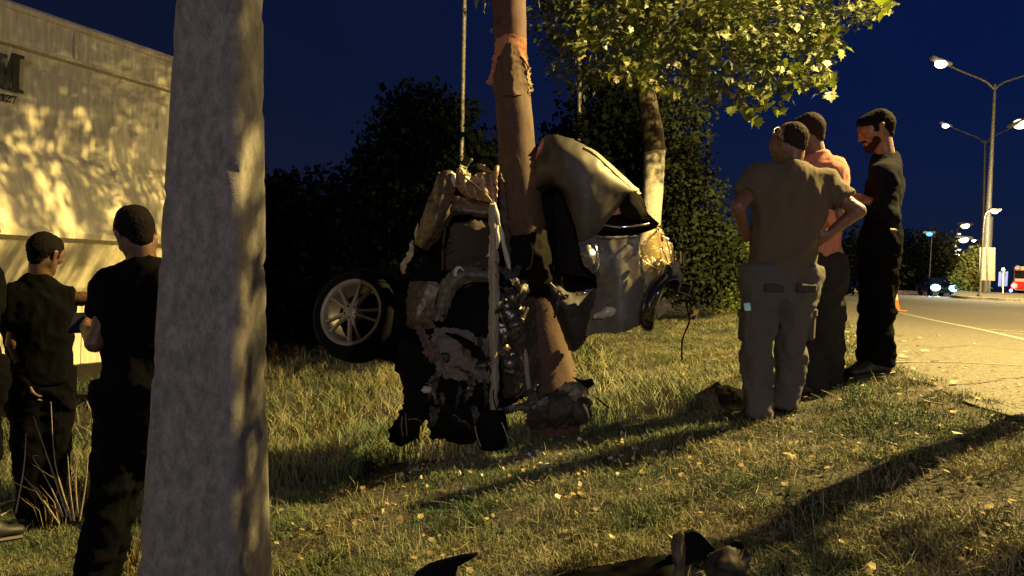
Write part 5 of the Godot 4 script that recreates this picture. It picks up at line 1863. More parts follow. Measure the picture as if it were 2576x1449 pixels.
	for q in [[[1174, 448, -0.03], [1200, 468, -0.03], [1226, 492, -0.04], [1240, 510, -0.03]], [[1196, 440, -0.02], [1204, 452, -0.03], [1214, 446, -0.04], [1220, 462, -0.04]]]:
		pipe("sheet_crease", pp(q, d), [0.004], M.scrape, w, b, 6)
	sheet("torn_bracket", rows([[[1155, 424, 0.0], [1172, 420, 0.0]], [[1160, 434, -0.02], [1178, 430, -0.01]], [[1166, 446, -0.01], [1182, 440, 0.0]]], d), M.cream_trim, w, b, 5, 6, 0.005, 0.03, 16.0)
	pipe("sheet_spike", pp([[1244, 462, -0.02], [1248, 436, -0.03], [1250, 420, -0.01]], d), [0.008, 0.016, 0.018], M.rust_sheet, w, b)
	pipe("bent_tab", pp([[1172, 424, 0.04], [1180, 410, 0.04], [1186, 402, 0.05], [1178, 404, 0.05]], d), [0.008, 0.006, 0.012, 0.004], M.silver_dull, w, b)
	sheet("seat_top", rows([[[1184, 430, 0.12], [1204, 412, 0.1], [1226, 420, 0.12]], [[1186, 440, 0.1], [1206, 432, 0.06], [1240, 432, 0.1]], [[1186, 452, 0.12], [1206, 450, 0.12], [1240, 450, 0.12]]], d), M.dark_fabric, w, b, 8, 8, 0.03, 0.02)
	pipe("bright_clip", pp([[1210, 413, 0.05], [1218, 416, 0.04], [1222, 424, 0.06]], d), [0.006, 0.008, 0.004], M.chrome, w, b, 6)
	# tall door pillar in front
	sheet("door_pillar", rows([
		[[1235, 512, -0.06], [1243, 514, -0.09], [1252, 516, -0.06]],
		[[1232, 580, -0.06], [1242, 580, -0.09], [1250, 582, -0.06]],
		[[1231, 680, -0.05], [1241, 680, -0.08], [1252, 682, -0.05]],
		[[1233, 760, -0.04], [1243, 760, -0.07], [1254, 764, -0.04]],
		[[1232, 860, -0.03], [1243, 860, -0.06], [1252, 862, -0.03]],
		[[1234, 960, -0.02], [1244, 960, -0.05], [1253, 962, -0.02]],
		[[1236, 1034, 0.0], [1243, 1036, -0.03], [1250, 1030, 0.0]]], d), M.pillar_grey, w, b, 8, 50, 0.012, 0.016, 14.0)
	pipe("ripped_seal", pp([[1242, 510, -0.07], [1250, 540, -0.09], [1254, 560, -0.08], [1262, 588, -0.05], [1266, 612, -0.05], [1276, 650, -0.02], [1284, 690, 0.0]], d), [0.012, 0.016, 0.01, 0.018, 0.014, 0.018, 0.008], M.scrape, w, b, 7)
	pipe("ripped_seal", pp([[1254, 560, -0.07], [1250, 580, -0.09], [1253, 604, -0.09], [1249, 626, -0.08]], d), [0.008, 0.012, 0.016, 0.008], M.scrape, w, b, 7)
	sheet("inner_pillar", rows([[[1262, 440, 0.05], [1270, 450, 0.03]], [[1262, 520, 0.05], [1278, 530, 0.04]], [[1272, 620, 0.05], [1284, 630, 0.05]], [[1268, 700, 0.05], [1286, 710, 0.05]]], d), M.silver_dark, w, b, 5, 20, 0.01, 0.02, 10.0)
	sheet("door_opening_header", rows([[[1112, 486, 0.14], [1170, 496, 0.12], [1236, 518, 0.12]], [[1114, 520, 0.12], [1170, 530, 0.08], [1236, 540, 0.1]], [[1116, 546, 0.14], [1170, 538, 0.16], [1236, 548, 0.16]]], d), M.brown_panel, w, b, 12, 8, 0.01, 0.02)
	pipe("door_opening_edge", pp([[1136, 540, 0.1], [1120, 580, 0.08], [1115, 630, 0.08], [1114, 680, 0.1]], d), [0.008], M.silver_dark, w, b)
	sheet("seat_back", rows([[[1130, 566, 0.24], [1180, 556, 0.2], [1232, 560, 0.22]], [[1126, 610, 0.22], [1180, 610, 0.14], [1232, 612, 0.2]], [[1124, 680, 0.22], [1180, 676, 0.14], [1232, 678, 0.2]]], d), M.brown_fabric, w, b, 12, 12, 0.04, 0.03)
	# lower left: arch, wheel well, airbag
	sheet("inner_arch_panel", rows([
		[[1030, 708, 0.08], [1068, 708, 0.05], [1106, 714, 0.05]],
		[[1024, 750, 0.06], [1062, 752, 0.02], [1098, 754, 0.03]],
		[[1014, 808, 0.06], [1046, 800, 0.02], [1086, 790, 0.04]],
		[[1040, 826, 0.08], [1062, 826, 0.06], [1094, 822, 0.06]]], d), M.brown_panel, w, b, 14, 16, 0.008, 0.014, 5.0)
	sheet("wheel_arch_rim", rows([
		[[1090, 800, 0.04], [1108, 714, 0.02], [1158, 674, 0.0], [1236, 684, 0.0]],
		[[1100, 806, 0.0], [1122, 734, -0.03], [1166, 694, -0.05], [1236, 694, -0.04]],
		[[1122, 800, 0.04], [1136, 750, 0.02], [1172, 714, 0.02], [1236, 706, 0.02]]], d), M.silver_dull_brown, w, b, 22, 8, 0.008, 0.02, 8.0)
	pipe("arch_clip", pp([[1146, 694, -0.07], [1148, 678, -0.08], [1158, 673, -0.08], [1166, 682, -0.07]], d), [0.014, 0.013, 0.009, 0.004], M.scrape, w, b)
	var dk := MB.new()
	lathe(dk, Transform3D(cam.basis * Basis.from_euler(Vector3(PI / 2 - 0.35, 0, 0.2)), at(1196, 780, d + 0.08)), [Vector2(0.0, 0.03), Vector2(0.07, 0.035), Vector2(0.085, 0.02), Vector2(0.14, 0.02), Vector2(0.185, 0.0), Vector2(0.2, -0.05), Vector2(0.19, -0.12)], 36)
	obj("spare_wheel", dk, M.black_plastic, w, b)
	sheet("airbag", rows([
		[[1092, 826, 0.06], [1130, 828, 0.04], [1180, 832, 0.04], [1234, 832, 0.06]],
		[[1090, 866, 0.02], [1130, 864, -0.04], [1176, 870, -0.02], [1232, 872, 0.05]],
		[[1096, 906, 0.02], [1128, 902, -0.05], [1166, 906, -0.04], [1222, 912, 0.04]],
		[[1100, 944, 0.04], [1130, 948, 0.0], [1166, 956, 0.0], [1234, 966, 0.06]]], d), M.grey_cloth, w, b, 28, 22, 0.008, 0.028, 7.0)
	sheet("seat_belt_strip", rows([[[1040, 820, 0.0], [1056, 818, 0.0]], [[1056, 850, -0.02], [1078, 846, -0.02]], [[1068, 890, -0.01], [1090, 880, -0.01]], [[1086, 912, 0.0], [1106, 900, 0.0]]], d), M.dark_red_strip, w, b, 6, 16, 0.006, 0.02, 9.0)
	sheet("door_sill", rows([[[1118, 836, 0.0], [1150, 838, -0.04]], [[1160, 862, -0.04], [1196, 862, -0.06]], [[1186, 896, -0.04], [1226, 906, -0.04]]], d), M.dark_metal, w, b, 8, 12, 0.01, 0.03)
	sheet("crushed_bulkhead", rows([
		[[1276, 606, 0.2], [1310, 592, 0.1], [1352, 584, 0.12], [1384, 566, 0.3]],
		[[1280, 650, 0.16], [1318, 640, 0.04], [1366, 640, 0.1], [1398, 634, 0.3]],
		[[1290, 700, 0.16], [1326, 700, 0.06], [1368, 706, 0.08], [1412, 712, 0.2]],
		[[1300, 742, 0.2], [1330, 736, 0.12], [1362, 744, 0.14], [1394, 764, 0.22]]], d), M.dark_metal, w, b, 20, 18, 0.01, 0.028, 6.0)
	sheet("folded_dash", rows([
		[[1396, 470, 0.34], [1420, 500, 0.3], [1444, 560, 0.26]],
		[[1400, 560, 0.3], [1430, 590, 0.22], [1462, 620, 0.18]],
		[[1400, 680, 0.26], [1436, 690, 0.18], [1490, 700, 0.14]]], d), M.dark_fabric, w, b, 14, 18, 0.01, 0.03, 6.0)
	sheet("folded_floor", rows([
		[[1262, 742, 0.14], [1300, 736, 0.1], [1338, 744, 0.14]],
		[[1262, 820, 0.14], [1302, 820, 0.06], [1346, 812, 0.12]],
		[[1266, 910, 0.16], [1306, 910, 0.08], [1352, 900, 0.14]],
		[[1272, 1000, 0.18], [1312, 996, 0.1], [1352, 984, 0.16]]], d), M.brown_dark, w, b, 16, 22, 0.01, 0.03, 6.0)
	var scraps := [M.silver_dull_brown, M.brown_panel, M.silver_dull, M.silver_dark, M.engine_metal]
	for k in 30:
		var cx := rng.randf_range(1064.0, 1236.0) if k < 18 else rng.randf_range(1262.0, 1420.0)
		var cy := rng.randf_range(880.0, 1070.0) if k < 18 else rng.randf_range(640.0, 1030.0)
		if k >= 18 and absf(cx - (1330.0 + (cy - 700.0) * 0.22)) < 45.0:
			cx -= 60.0
		var ln := rng.randf_range(14.0, 42.0)
		var an := rng.randf_range(-1.2, 1.2) + PI * 0.5
		var dx := cos(an) * ln
		var dy := sin(an) * ln
		var wd := rng.randf_range(3.0, 11.0)
		var nd := rng.randf_range(-0.07, -0.02)
		sheet("torn_metal_strip", rows([
			[[cx - dx - wd, cy - dy, nd + 0.05], [cx - dx + wd, cy - dy, nd + 0.04]],
			[[cx - wd * 0.8, cy + rng.randf_range(-5, 5), nd - 0.02], [cx + wd * 1.1, cy, nd]],
			[[cx + dx - wd * 0.4, cy + dy, nd + 0.05], [cx + dx + wd * 0.3, cy + dy, nd + 0.06]]], d), scraps[k % 5], w, b, 4, 10, 0.005, 0.024, 14.0)
	for k in 12:
		var cx := rng.randf_range(1090.0, 1400.0)
		var cy := rng.randf_range(560.0, 1000.0)
		var pw := []
		for j in 4:
			pw.append([cx + rng.randf_range(-12, 12) * j, cy + j * rng.randf_range(12, 34), rng.randf_range(-0.09, 0.03)])
		pipe("loose_cable", pp(pw, d), [0.005, 0.004], M.brown_wire if k % 2 else M.black_plastic, w, b, 6)
	# engine scraps right of the pillar
	for q in [[1290, 746, 14, 22], [1282, 790, 26, 24], [1270, 842, 22, 26], [1294, 820, 14, 34], [1272, 886, 18, 20], [1284, 910, 20, 16]]:
		var cx: float = q[0]
		var cy: float = q[1]
		var wx: float = q[2]
		var wy: float = q[3]
		sheet("crushed_engine_bracket", rows([[[cx - wx, cy - wy, 0.1], [cx, cy - wy * 0.8, 0.02], [cx + wx, cy - wy * 0.6, 0.1]], [[cx - wx * 0.8, cy, 0.04], [cx, cy, -0.04], [cx + wx, cy, 0.06]], [[cx - wx * 0.7, cy + wy, 0.1], [cx, cy + wy, 0.04], [cx + wx * 0.6, cy + wy * 0.7, 0.1]]], d), M.engine_metal, w, b, 12, 12, 0.006, 0.05, 16.0)
	pipe("fuel_pipe", pp([[1318, 872, 0.1], [1322, 900, 0.08], [1326, 940, 0.08], [1332, 986, 0.1]], d), [0.017, 0.02, 0.018, 0.02], M.pale_pipe, w, b)
	# bottom: sill bar, bumper shell, end cap, muffler
	sheet("sill_bar", rows([[[1236, 1030, 0.0], [1300, 1016, -0.04], [1380, 1000, -0.04], [1480, 972, 0.05]], [[1236, 1046, 0.0], [1300, 1034, -0.05], [1380, 1018, -0.05], [1476, 990, 0.05]]], d), M.dark_plastic_edge, w, b, 30, 6, 0.04, 0.02, 8.0)
	sheet("bumper_shell", rows([
		[[1330, 1010, 0.04], [1388, 990, 0.0], [1430, 964, 0.02], [1470, 966, 0.06]],
		[[1326, 1034, 0.0], [1386, 1020, -0.06], [1436, 1000, -0.06], [1478, 996, 0.04]],
		[[1326, 1058, 0.02], [1386, 1052, -0.06], [1436, 1040, -0.06], [1484, 1024, 0.05]],
		[[1336, 1072, 0.06], [1390, 1074, 0.0], [1436, 1068, 0.0], [1480, 1054, 0.08]]], d), M.brown_dark, w, b, 22, 16, 0.008, 0.03, 7.0)
	sheet("bumper_corner", rows([[[1402, 980, -0.06], [1436, 962, -0.05], [1458, 964, 0.0]], [[1430, 990, -0.08], [1452, 976, -0.07], [1474, 984, 0.0]], [[1440, 1010, -0.07], [1458, 1000, -0.07], [1484, 1016, 0.02]]], d), M.cream_trim_dark, w, b, 12, 10, 0.006, 0.03, 12.0)
	slab("end_cap", pp([[1440, 950], [1470, 958], [1491, 954], [1495, 966], [1480, 978], [1466, 968]], d - 0.04), 0.05, M.black_plastic, w, b)
	pipe("exhaust_silencer", pp([[1446, 1012, -0.04], [1458, 1040, -0.05], [1470, 1060, -0.04]], d), [0.05, 0.058, 0.04], M.brown_dark, w, b, 14)
	pipe("bent_trim", pp([[1492, 960, 0.0], [1502, 982, -0.02], [1508, 1004, -0.02]], d), [0.005], M.cream_trim, w, b, 6)
	pipe("bent_trim", pp([[1500, 1000, -0.05], [1516, 1014, -0.05], [1532, 1026, -0.02]], d), [0.006], M.black_plastic, w, b, 6)
	# dark underside, strut and the black end standing in the grass
	pipe("strut", pp([[930, 846, 0.1], [980, 866, 0.06], [1030, 880, 0.05], [1060, 900, 0.1]], d), [0.13, 0.11, 0.1, 0.08], M.black_plastic, w, b, 14)
	sheet("black_leg", rows([
		[[984, 900, 0.06], [1030, 880, 0.02], [1090, 900, 0.06]],
		[[1006, 940, 0.04], [1040, 930, 0.0], [1094, 940, 0.04]],
		[[1018, 1000, 0.03], [1046, 990, 0.0], [1084, 1000, 0.04]],
		[[1010, 1030, 0.03], [1040, 1040, 0.0], [1070, 1040, 0.04]],
		[[986, 1076, 0.03], [1026, 1084, 0.0], [1064, 1056, 0.05]],
		[[980, 1112, 0.05], [1016, 1116, 0.03], [1050, 1100, 0.06]]], d), M.black_plastic, w, b, 14, 22, 0.05, 0.04, 6.0)
	sheet("engine_bay", rows([
		[[1070, 950, 0.1], [1150, 958, 0.04], [1236, 966, 0.06]],
		[[1066, 1000, 0.08], [1150, 1010, 0.0], [1238, 1020, 0.04]],
		[[1074, 1060, 0.1], [1150, 1070, 0.04], [1236, 1060, 0.05]],
		[[1096, 1100, 0.14], [1160, 1104, 0.1], [1230, 1090, 0.1]]], d), M.black_plastic, w, b, 18, 16, 0.06, 0.06, 6.0)
	pipe("black_drum", pp([[1236, 1034, 0.0], [1236, 1076, -0.02], [1238, 1122, 0.0]], d), [0.09, 0.105, 0.085], M.black_plastic, w, b, 18)
	for q in [[[1195, 1072, -0.1], [1200, 1098, -0.12], [1210, 1124, -0.1]], [[1262, 1062, -0.1], [1272, 1086, -0.12], [1279, 1108, -0.1]], [[1276, 1094, -0.1], [1286, 1102, -0.14], [1296, 1110, -0.12]]]:
		pipe("cut_cable", pp(q, d), [0.004], M.pillar_grey, w, b, 6)
	for q in [[[1020, 1040, -0.04], [1022, 1066, -0.06], [1024, 1096, -0.04]], [[1012, 1048, -0.04], [1010, 1072, -0.06], [1014, 1098, -0.04]], [[1026, 1056, -0.04], [1046, 1054, -0.08], [1062, 1064, -0.06], [1062, 1086, -0.04]]]:
		pipe("wire_loop", pp(q, d), [0.005], M.brown_wire, w, b, 6)
	var cb := MB.new()
	blob(cb, at(1074, 980, d - 0.05), Vector3(0.035, 0.02, 0.02), 0.5, 20.0, 7, 0.3)
	obj("foam_chip", cb, M.scrape, w, b)
	# wheel
	var n := (cam.basis * Vector3(-0.3, 0.26, 0.92)).normalized()
	var wf := frame(at(884, 785, d - 0.1), n)
	var wh := MB.new()
	lathe(wh, wf, [Vector2(0.208, -0.012), Vector2(0.214, 0.004), Vector2(0.235, 0.012), Vector2(0.262, 0.008), Vector2(0.285, -0.012), Vector2(0.297, -0.045), Vector2(0.3, -0.09), Vector2(0.298, -0.14), Vector2(0.285, -0.18), Vector2(0.25, -0.2), Vector2(0.205, -0.19)], 64)
	var ty := obj("tyre", wh, M.tyre, w, b)
	for k in 3:
		var gr := MB.new()
		var yy: float = [-0.065, -0.095, -0.125][k]
		lathe(gr, wf, [Vector2(0.2985, yy), Vector2(0.3025, yy - 0.003), Vector2(0.3025, yy - 0.013), Vector2(0.2985, yy - 0.016)], 64)
		obj("tread_ring", gr, M.tyre, ty, b)
	var rm := MB.new()
	lathe(rm, wf, [Vector2(0.2, -0.015), Vector2(0.218, 0.0), Vector2(0.214, 0.012), Vector2(0.2, 0.008), Vector2(0.188, -0.004), Vector2(0.18, -0.03), Vector2(0.172, -0.1), Vector2(0.17, -0.17)], 64)
	var rim := obj("rim", rm, M.rim, w, b)
	for k in 10:
		var an := TAU * (k + 0.35 * (1 if k % 2 else -1) * 0.5) / 10.0
		var sp := MB.new()
		var u := Vector3(cos(an), 0, sin(an))
		var v := Vector3(-sin(an), 0, cos(an))
		var st := [[0.045, 0.02, 0.017], [0.1, 0.012, 0.012], [0.15, 0.004, 0.011], [0.187, 0.0, 0.014]]
		for j in 3:
			var a: Array = st[j]
			var e: Array = st[j + 1]
			var o: Vector3 = wf * (u * ((a[0] + e[0]) * 0.5) + Vector3(0, (a[1] + e[1]) * 0.5 - 0.02, 0))
			var p1 := u * float(a[0]) + Vector3(0, a[1], 0)
			var p2 := u * float(e[0]) + Vector3(0, e[1], 0)
			var dn := Vector3(0, -0.022, 0)
			var c1: float = a[2]
			var c2: float = e[2]
			sp.face_out(o, [wf * (p1 - v * c1 * 0.6), wf * (p1 + v * c1 * 0.6), wf * (p2 + v * c2 * 0.6), wf * (p2 - v * c2 * 0.6)])
			sp.face_out(o, [wf * (p1 + v * c1 * 0.6), wf * (p1 + v * c1 + dn), wf * (p2 + v * c2 + dn), wf * (p2 + v * c2 * 0.6)])
			sp.face_out(o, [wf * (p1 - v * c1 * 0.6), wf * (p1 - v * c1 + dn), wf * (p2 - v * c2 + dn), wf * (p2 - v * c2 * 0.6)])
		obj("spoke", sp, M.rim, rim, b)
	var hb := MB.new()
	lathe(hb, wf, [Vector2(0.0, 0.024), Vector2(0.026, 0.024), Vector2(0.03, 0.016), Vector2(0.05, 0.016), Vector2(0.056, 0.004), Vector2(0.056, -0.05)], 28)
	obj("hub", hb, M.rim, rim, b)
	for k in 5:
		var an := TAU * k / 5.0
		var nt := MB.new()
		lathe(nt, Transform3D(wf.basis, wf * Vector3(cos(an) * 0.04, 0.012, sin(an) * 0.04)), [Vector2(0, 0.008), Vector2(0.006, 0.008), Vector2(0.007, 0.0)], 6)
		obj("wheel_bolt", nt, M.black_plastic, rim, b)
	var bd := MB.new()
	lathe(bd, wf, [Vector2(0.0, -0.08), Vector2(0.135, -0.08), Vector2(0.138, -0.1)], 32)
	obj("brake_disc", bd, M.dark_metal, rim, b)

# ---------------------------------------------------------------- people
func hand(s: Sdf, wrist: Vector3, dir: Vector3, nrm: Vector3, thumb_side: float, curl: float) -> void:
	# dir runs to the knuckles, nrm leaves the back of the hand
	dir = dir.normalized()
	nrm = (nrm - dir * nrm.dot(dir)).normalized()
	var lat := dir.cross(nrm) * thumb_side   # towards the thumb
	for k in 3:
		var o: float = (k - 1) * 0.024
		s.cap(wrist + lat * o * 0.7, wrist + dir * 0.085 + lat * o, 0.021, 0.017, 0.012, nrm, 1.35)
	var ln := [0.9, 1.0, 0.95, 0.76]
	for k in 4:
		var p := wrist + dir * (0.085 - 0.005 * absf(k - 1.2)) + lat * (0.033 - 0.0215 * k)
		var d := (dir + lat * (0.10 - 0.07 * k)).normalized()
		var axis := d.cross(nrm).normalized()
		var a := curl * (0.75 + 0.12 * k)
		var sl := [0.043, 0.027, 0.021]
		var r := 0.0088
		for j in 3:
			d = d.rotated(axis, -a * (0.8 if j == 0 else 1.0))
			var e: Vector3 = p + d * float(sl[j]) * float(ln[k])
			s.cap(p, e, r, r - 0.0009, 0.004)
			p = e
			r -= 0.0009
	var tp := wrist + dir * 0.028 + lat * 0.032
	var td := (dir * 0.75 + lat * 0.75 - nrm * 0.25 * curl).normalized()
	for j in 3:
		var e: Vector3 = tp + td * [0.038, 0.031, 0.025][j]
		s.cap(tp, e, [0.0145, 0.0115, 0.010][j], [0.0115, 0.010, 0.0085][j], 0.008)
		tp = e
		td = (td + dir * 0.25 - nrm * 0.18 * curl).normalized()


func head(s: Sdf, h: Dictionary) -> void:
	var c: Vector3 = h.c
	var f: Vector3 = h.f
	var u: Vector3 = h.u
	var r: Vector3 = h.r
	s.cap(c + u * 0.036 - f * 0.028, c + u * 0.03 + f * 0.03, 0.085, 0.078, 0.03, r, 1.14)
	s.cap(c + u * 0.02 + f * 0.04, c - u * 0.055 + f * 0.052, 0.063, 0.042, 0.03, r, 1.05)
	for k in [-1.0, 1.0]:
		s.cap(c + r * 0.05 * k - u * 0.035 + f * 0.0, c + r * 0.018 * k - u * 0.092 + f * 0.07, 0.03, 0.024, 0.03)
		s.cap(c + r * 0.012 * k + u * 0.034 + f * 0.098, c + r * 0.045 * k + u * 0.034 + f * 0.082, 0.010, 0.010, 0.012)
		s.cap(c + r * 0.046 * k - u * 0.008 + f * 0.078, c + r * 0.052 * k - u * 0.012 + f * 0.062, 0.016, 0.016, 0.02)
		s.cap(c + r * 0.082 * k + u * 0.028 - f * 0.02, c + r * 0.076 * k - u * 0.026 - f * 0.006, 0.02, 0.013, 0.008, r, 2.0)
		s.cap(c + r * 0.033 * k + u * 0.012 + f * 0.108, c + r * 0.033 * k + u * 0.012 + f * 0.1, 0.012, 0.012, 0.012, Vector3.ZERO, 1.0, [], true)
		s.cap(c + r * 0.013 * k - u * 0.024 + f * 0.106, c + r * 0.011 * k - u * 0.022 + f * 0.112, 0.009, 0.008, 0.01)
	s.cap(c + u * 0.02 + f * 0.1, c - u * 0.02 + f * 0.122, 0.008, 0.0115, 0.014)
	s.cap(c - r * 0.018 - u * 0.05 + f * 0.094, c + r * 0.018 - u * 0.05 + f * 0.094, 0.008, 0.008, 0.008)
	s.cap(c - r * 0.015 - u * 0.063 + f * 0.092, c + r * 0.015 - u * 0.063 + f * 0.092, 0.009, 0.009, 0.008)
	s.cap(c - u * 0.094 + f * 0.076, c - u * 0.09 + f * 0.078, 0.022, 0.02, 0.02)
	var nb: Vector3 = h.nb
	s.cap(c - u * 0.05 - f * 0.022, nb, 0.056, 0.06, 0.03)


func person(label: String, group: String, J: Dictionary, L: Dictionary) -> Node3D:
	var feet: Vector3 = (J.a1 + J.a2) * 0.5
	var base := Vector3(feet.x, ground_y(feet.x, feet.z), feet.z)
	var t := thing("person", base, label, "person", group)
	var tf: Vector3 = J.tf.normalized()
	var hf: Vector3 = J.hf.normalized()
	var up0: Vector3 = (J.hc - J.nb).normalized()
	var hr := hf.cross(up0).normalized()
	var h := {"c": J.hc, "f": hf, "r": hr, "u": hr.cross(hf), "nb": J.nb}
	var ms: Vector3 = (J.s1 + J.s2) * 0.5
	var mh: Vector3 = (J.h1 + J.h2) * 0.5
	var spine := (ms - mh).normalized()
	# body: one figure, with the head and the hands on finer grids
	var mb := MB.new()
	var s := Sdf.new()
	s.cap(J.nb + spine * 0.02, ms.lerp(mh, 0.15), 0.05, 0.07, 0.04)
	s.cap(ms.lerp(mh, 0.2), mh + spine * 0.05, 0.09, 0.09, 0.04, tf, 1.3)
	for k in ["1", "2"]:
		s.cap(J["s" + k].lerp(ms, 0.1), J["e" + k], 0.05, 0.041, 0.03)
		s.cap(J["e" + k], J["w" + k], 0.042, 0.027, 0.02)
		s.cap(ms, J["s" + k], 0.052, 0.045, 0.03)
		s.cap(J["h" + k], J["k" + k], 0.07, 0.045, 0.04)
		s.cap(J["k" + k], J["a" + k], 0.045, 0.035, 0.03)
		s.cap(J["a" + k], J["a" + k] + J.ft.normalized() * 0.1 - Vector3(0, 0.035, 0), 0.035, 0.03, 0.03)
	s.build(mb, 0.016)
	var s2 := Sdf.new()
	head(s2, h)
	s2.build(mb, 0.0055)
	for k in ["1", "2"]:
		if J.has("d" + k):
			var s3 := Sdf.new()
			var fore: Vector3 = (J["w" + k] - J["e" + k]).normalized()
			s3.cap(J["w" + k] - fore * 0.03, J["w" + k] + (J["d" + k] as Vector3).normalized() * 0.02, 0.027, 0.024, 0.015)
			hand(s3, J["w" + k], J["d" + k], J["n" + k], J.get("th" + k, 1.0), J.get("cu" + k, 0.4))
			s3.build(mb, 0.0045)
	var skin: Material = L.skin
	obj("body", mb, skin, t, base)
	# shirt
	var sh := MB.new()
	var c := Sdf.new()
	var hem: float = J.hem
	var hemcut := [[Vector3(0, hem, 0), Vector3.DOWN]]
	var girth: float = L.get("girth", 1.0)
	for k in ["1", "2"]:
		var a: Vector3 = ms.lerp(J["s" + k], 0.42) - spine * 0.1
		var b: Vector3 = mh.lerp(J["h" + k], 0.55) + spine * 0.08
		var lw: Vector3 = mh.lerp(J["h" + k], 0.7) - spine * 0.12
		c.cap(a, b, 0.13 * girth, 0.105 * girth, 0.06, tf, 1.25, hemcut)
		c.cap(b, lw, 0.108 * girth, 0.132 * girth, 0.06, tf, 1.1, hemcut)
		c.cap(J.nb - spine * 0.035, J["s" + k] - spine * 0.01, 0.07, 0.068, 0.05)
		var e: Vector3 = J["e" + k]
		var sp: Vector3 = J["s" + k]
		var lng: float = L.get("sleeve", 0.55)
		if lng <= 1.0:
			var q := sp.lerp(e, lng)
			c.cap(sp, q, 0.077, 0.073, 0.05, Vector3.ZERO, 1.0, [[q, (e - sp).normalized()]])
		else:
			c.cap(sp, e, 0.073, 0.058, 0.05)
			var w: Vector3 = J["w" + k]
			var q := e.lerp(w, lng - 1.0)
			c.cap(e, q, 0.058, 0.046, 0.04, Vector3.ZERO, 1.0, [[q, (w - e).normalized()]])
	c.cap(J.nb - spine * 0.05, J.nb + spine * 0.012, 0.085, 0.07, 0.03, Vector3.ZERO, 1.0, [[J.nb + spine * 0.02 - tf * 0.02, (spine + tf * 0.35).normalized()]])
	c.build(sh, 0.0125)
	sh.wrinkle(fold, 0.022, 0, Vector3(1, 0.6, 1))
	var sn := obj(L.get("top_name", "shirt"), sh, L.shirt, t, base)
	for k in ["1", "2"]:
		if L.get("sleeve", 0.55) <= 1.0:
			var e: Vector3 = J["e" + k]
			var sp: Vector3 = J["s" + k]
			var q := sp.lerp(e, L.get("sleeve", 0.55))
			var dr := (e - sp).normalized()
			var cu := MB.new()
			lathe(cu, frame(q, dr), [Vector2(0.072, -0.022), Vector2(0.0765, -0.018), Vector2(0.0765, 0.002), Vector2(0.07, 0.005), Vector2(0.05, 0.0)], 24)
			obj("sleeve_hem", cu, L.shirt, sn, base)
	var co := MB.new()
	lathe(co, frame(J.nb + spine * 0.006, (spine + tf * 0.35).normalized()), [Vector2(0.078, -0.018), Vector2(0.074, 0.004), Vector2(0.069, 0.009), Vector2(0.064, 0.0)], 28)
	obj("collar", co, L.shirt, sn, base)
	# trousers
	var tr := MB.new()
	var g := Sdf.new()
	var waist := hem + 0.06
	g.cap(J.h1 + spine * 0.1, J.h2 + spine * 0.1, 0.118, 0.118, 0.06, tf, 1.15, [[Vector3(0, waist, 0), Vector3.UP]])
	g.cap(J.h1, J.h2, 0.125, 0.125, 0.06, tf, 1.1)
	var lw2: float = L.get("leg", 1.0)
	for k in ["1", "2"]:
		g.cap(J["h" + k] - spine * 0.03, J["k" + k], 0.105 * lw2, 0.079 * lw2, 0.03)
		var cut: Vector3 = J["a" + k] - Vector3(0, 0.035, 0)
		g.cap(J["k" + k], J["a" + k] - Vector3(0, 0.06, 0), 0.079 * lw2, 0.068 * lw2, 0.03, Vector3.ZERO, 1.0, [[cut, Vector3.DOWN]])
	g.build(tr, 0.0125)
	tr.wrinkle(fold, 0.026, 0, Vector3(1, 0.95, 1))
	var tn := obj("trousers", tr, L.trousers, t, base)
	if L.get("pockets", false):
		for k in ["1", "2"]:
			var mp := MB.new()
			var kk: Vector3 = J["h" + k].lerp(J["k" + k], 0.62)
			var out: Vector3 = (J["h" + k] - mh).normalized()
			var xf := Transform3D(Basis(out.cross(Vector3.UP).normalized(), Vector3.UP, -out), kk + out * 0.085 * lw2)
			box(mp, xf, Vector3(0.15, 0.17, 0.035), 0.014)
			box(mp, xf.translated_local(Vector3(0, 0.075, -0.004)), Vector3(0.16, 0.055, 0.04), 0.012)
			obj("cargo_pocket", mp, L.trousers, tn, base)
			var mf := MB.new()
			var bk: Vector3 = J["h" + k].lerp(mh, 0.1) - tf * 0.126 - spine * 0.03
			box(mf, Transform3D(Basis(tf.cross(Vector3.UP).normalized(), Vector3.UP, -tf), bk), Vector3(0.12, 0.05, 0.025), 0.01)
			obj("shaded_pocket_flap", mf, M.pocket_shade_cloth, tn, base)  # darker cloth paints in the shade at the back pocket
	# belt
	var bl := MB.new()
	var bs := Sdf.new()
	var by: float = hem + 0.005
	bs.cap(Vector3(J.h1.x, by, J.h1.z).lerp(Vector3(mh.x, by, mh.z), 0.1), Vector3(J.h2.x, by, J.h2.z).lerp(Vector3(mh.x, by, mh.z), 0.1), 0.125, 0.125, 0.03, tf, 1.15, [[Vector3(0, by + 0.02, 0), Vector3.UP], [Vector3(0, by - 0.02, 0), Vector3.DOWN]])
	bs.build(bl, 0.0125)
	obj("belt", bl, M.belt, t, base)
	# shoes
	for k in ["1", "2"]:
		var so := MB.new()
		var ss := Sdf.new()
		var ft: Vector3 = J.ft.normalized()
		var heel: Vector3 = J["a" + k] - ft * 0.03 - Vector3(0, 0.045, 0)
		ss.cap(heel, heel + ft * 0.1 + Vector3(0, 0.015, 0), 0.042, 0.045, 0.03)
		ss.cap(heel + ft * 0.09, heel + ft * 0.21 - Vector3(0, 0.012, 0), 0.045, 0.036, 0.03, Vector3.UP, 1.3)
		ss.cap(J["a" + k] + Vector3(0, 0.03, 0), heel, 0.045, 0.042, 0.02, Vector3.ZERO, 1.0, [[J["a" + k] + Vector3(0, 0.02, 0), Vector3.UP]])
		ss.build(so, 0.01)
		var sho := obj("shoe", so, M.shoe, t, base)
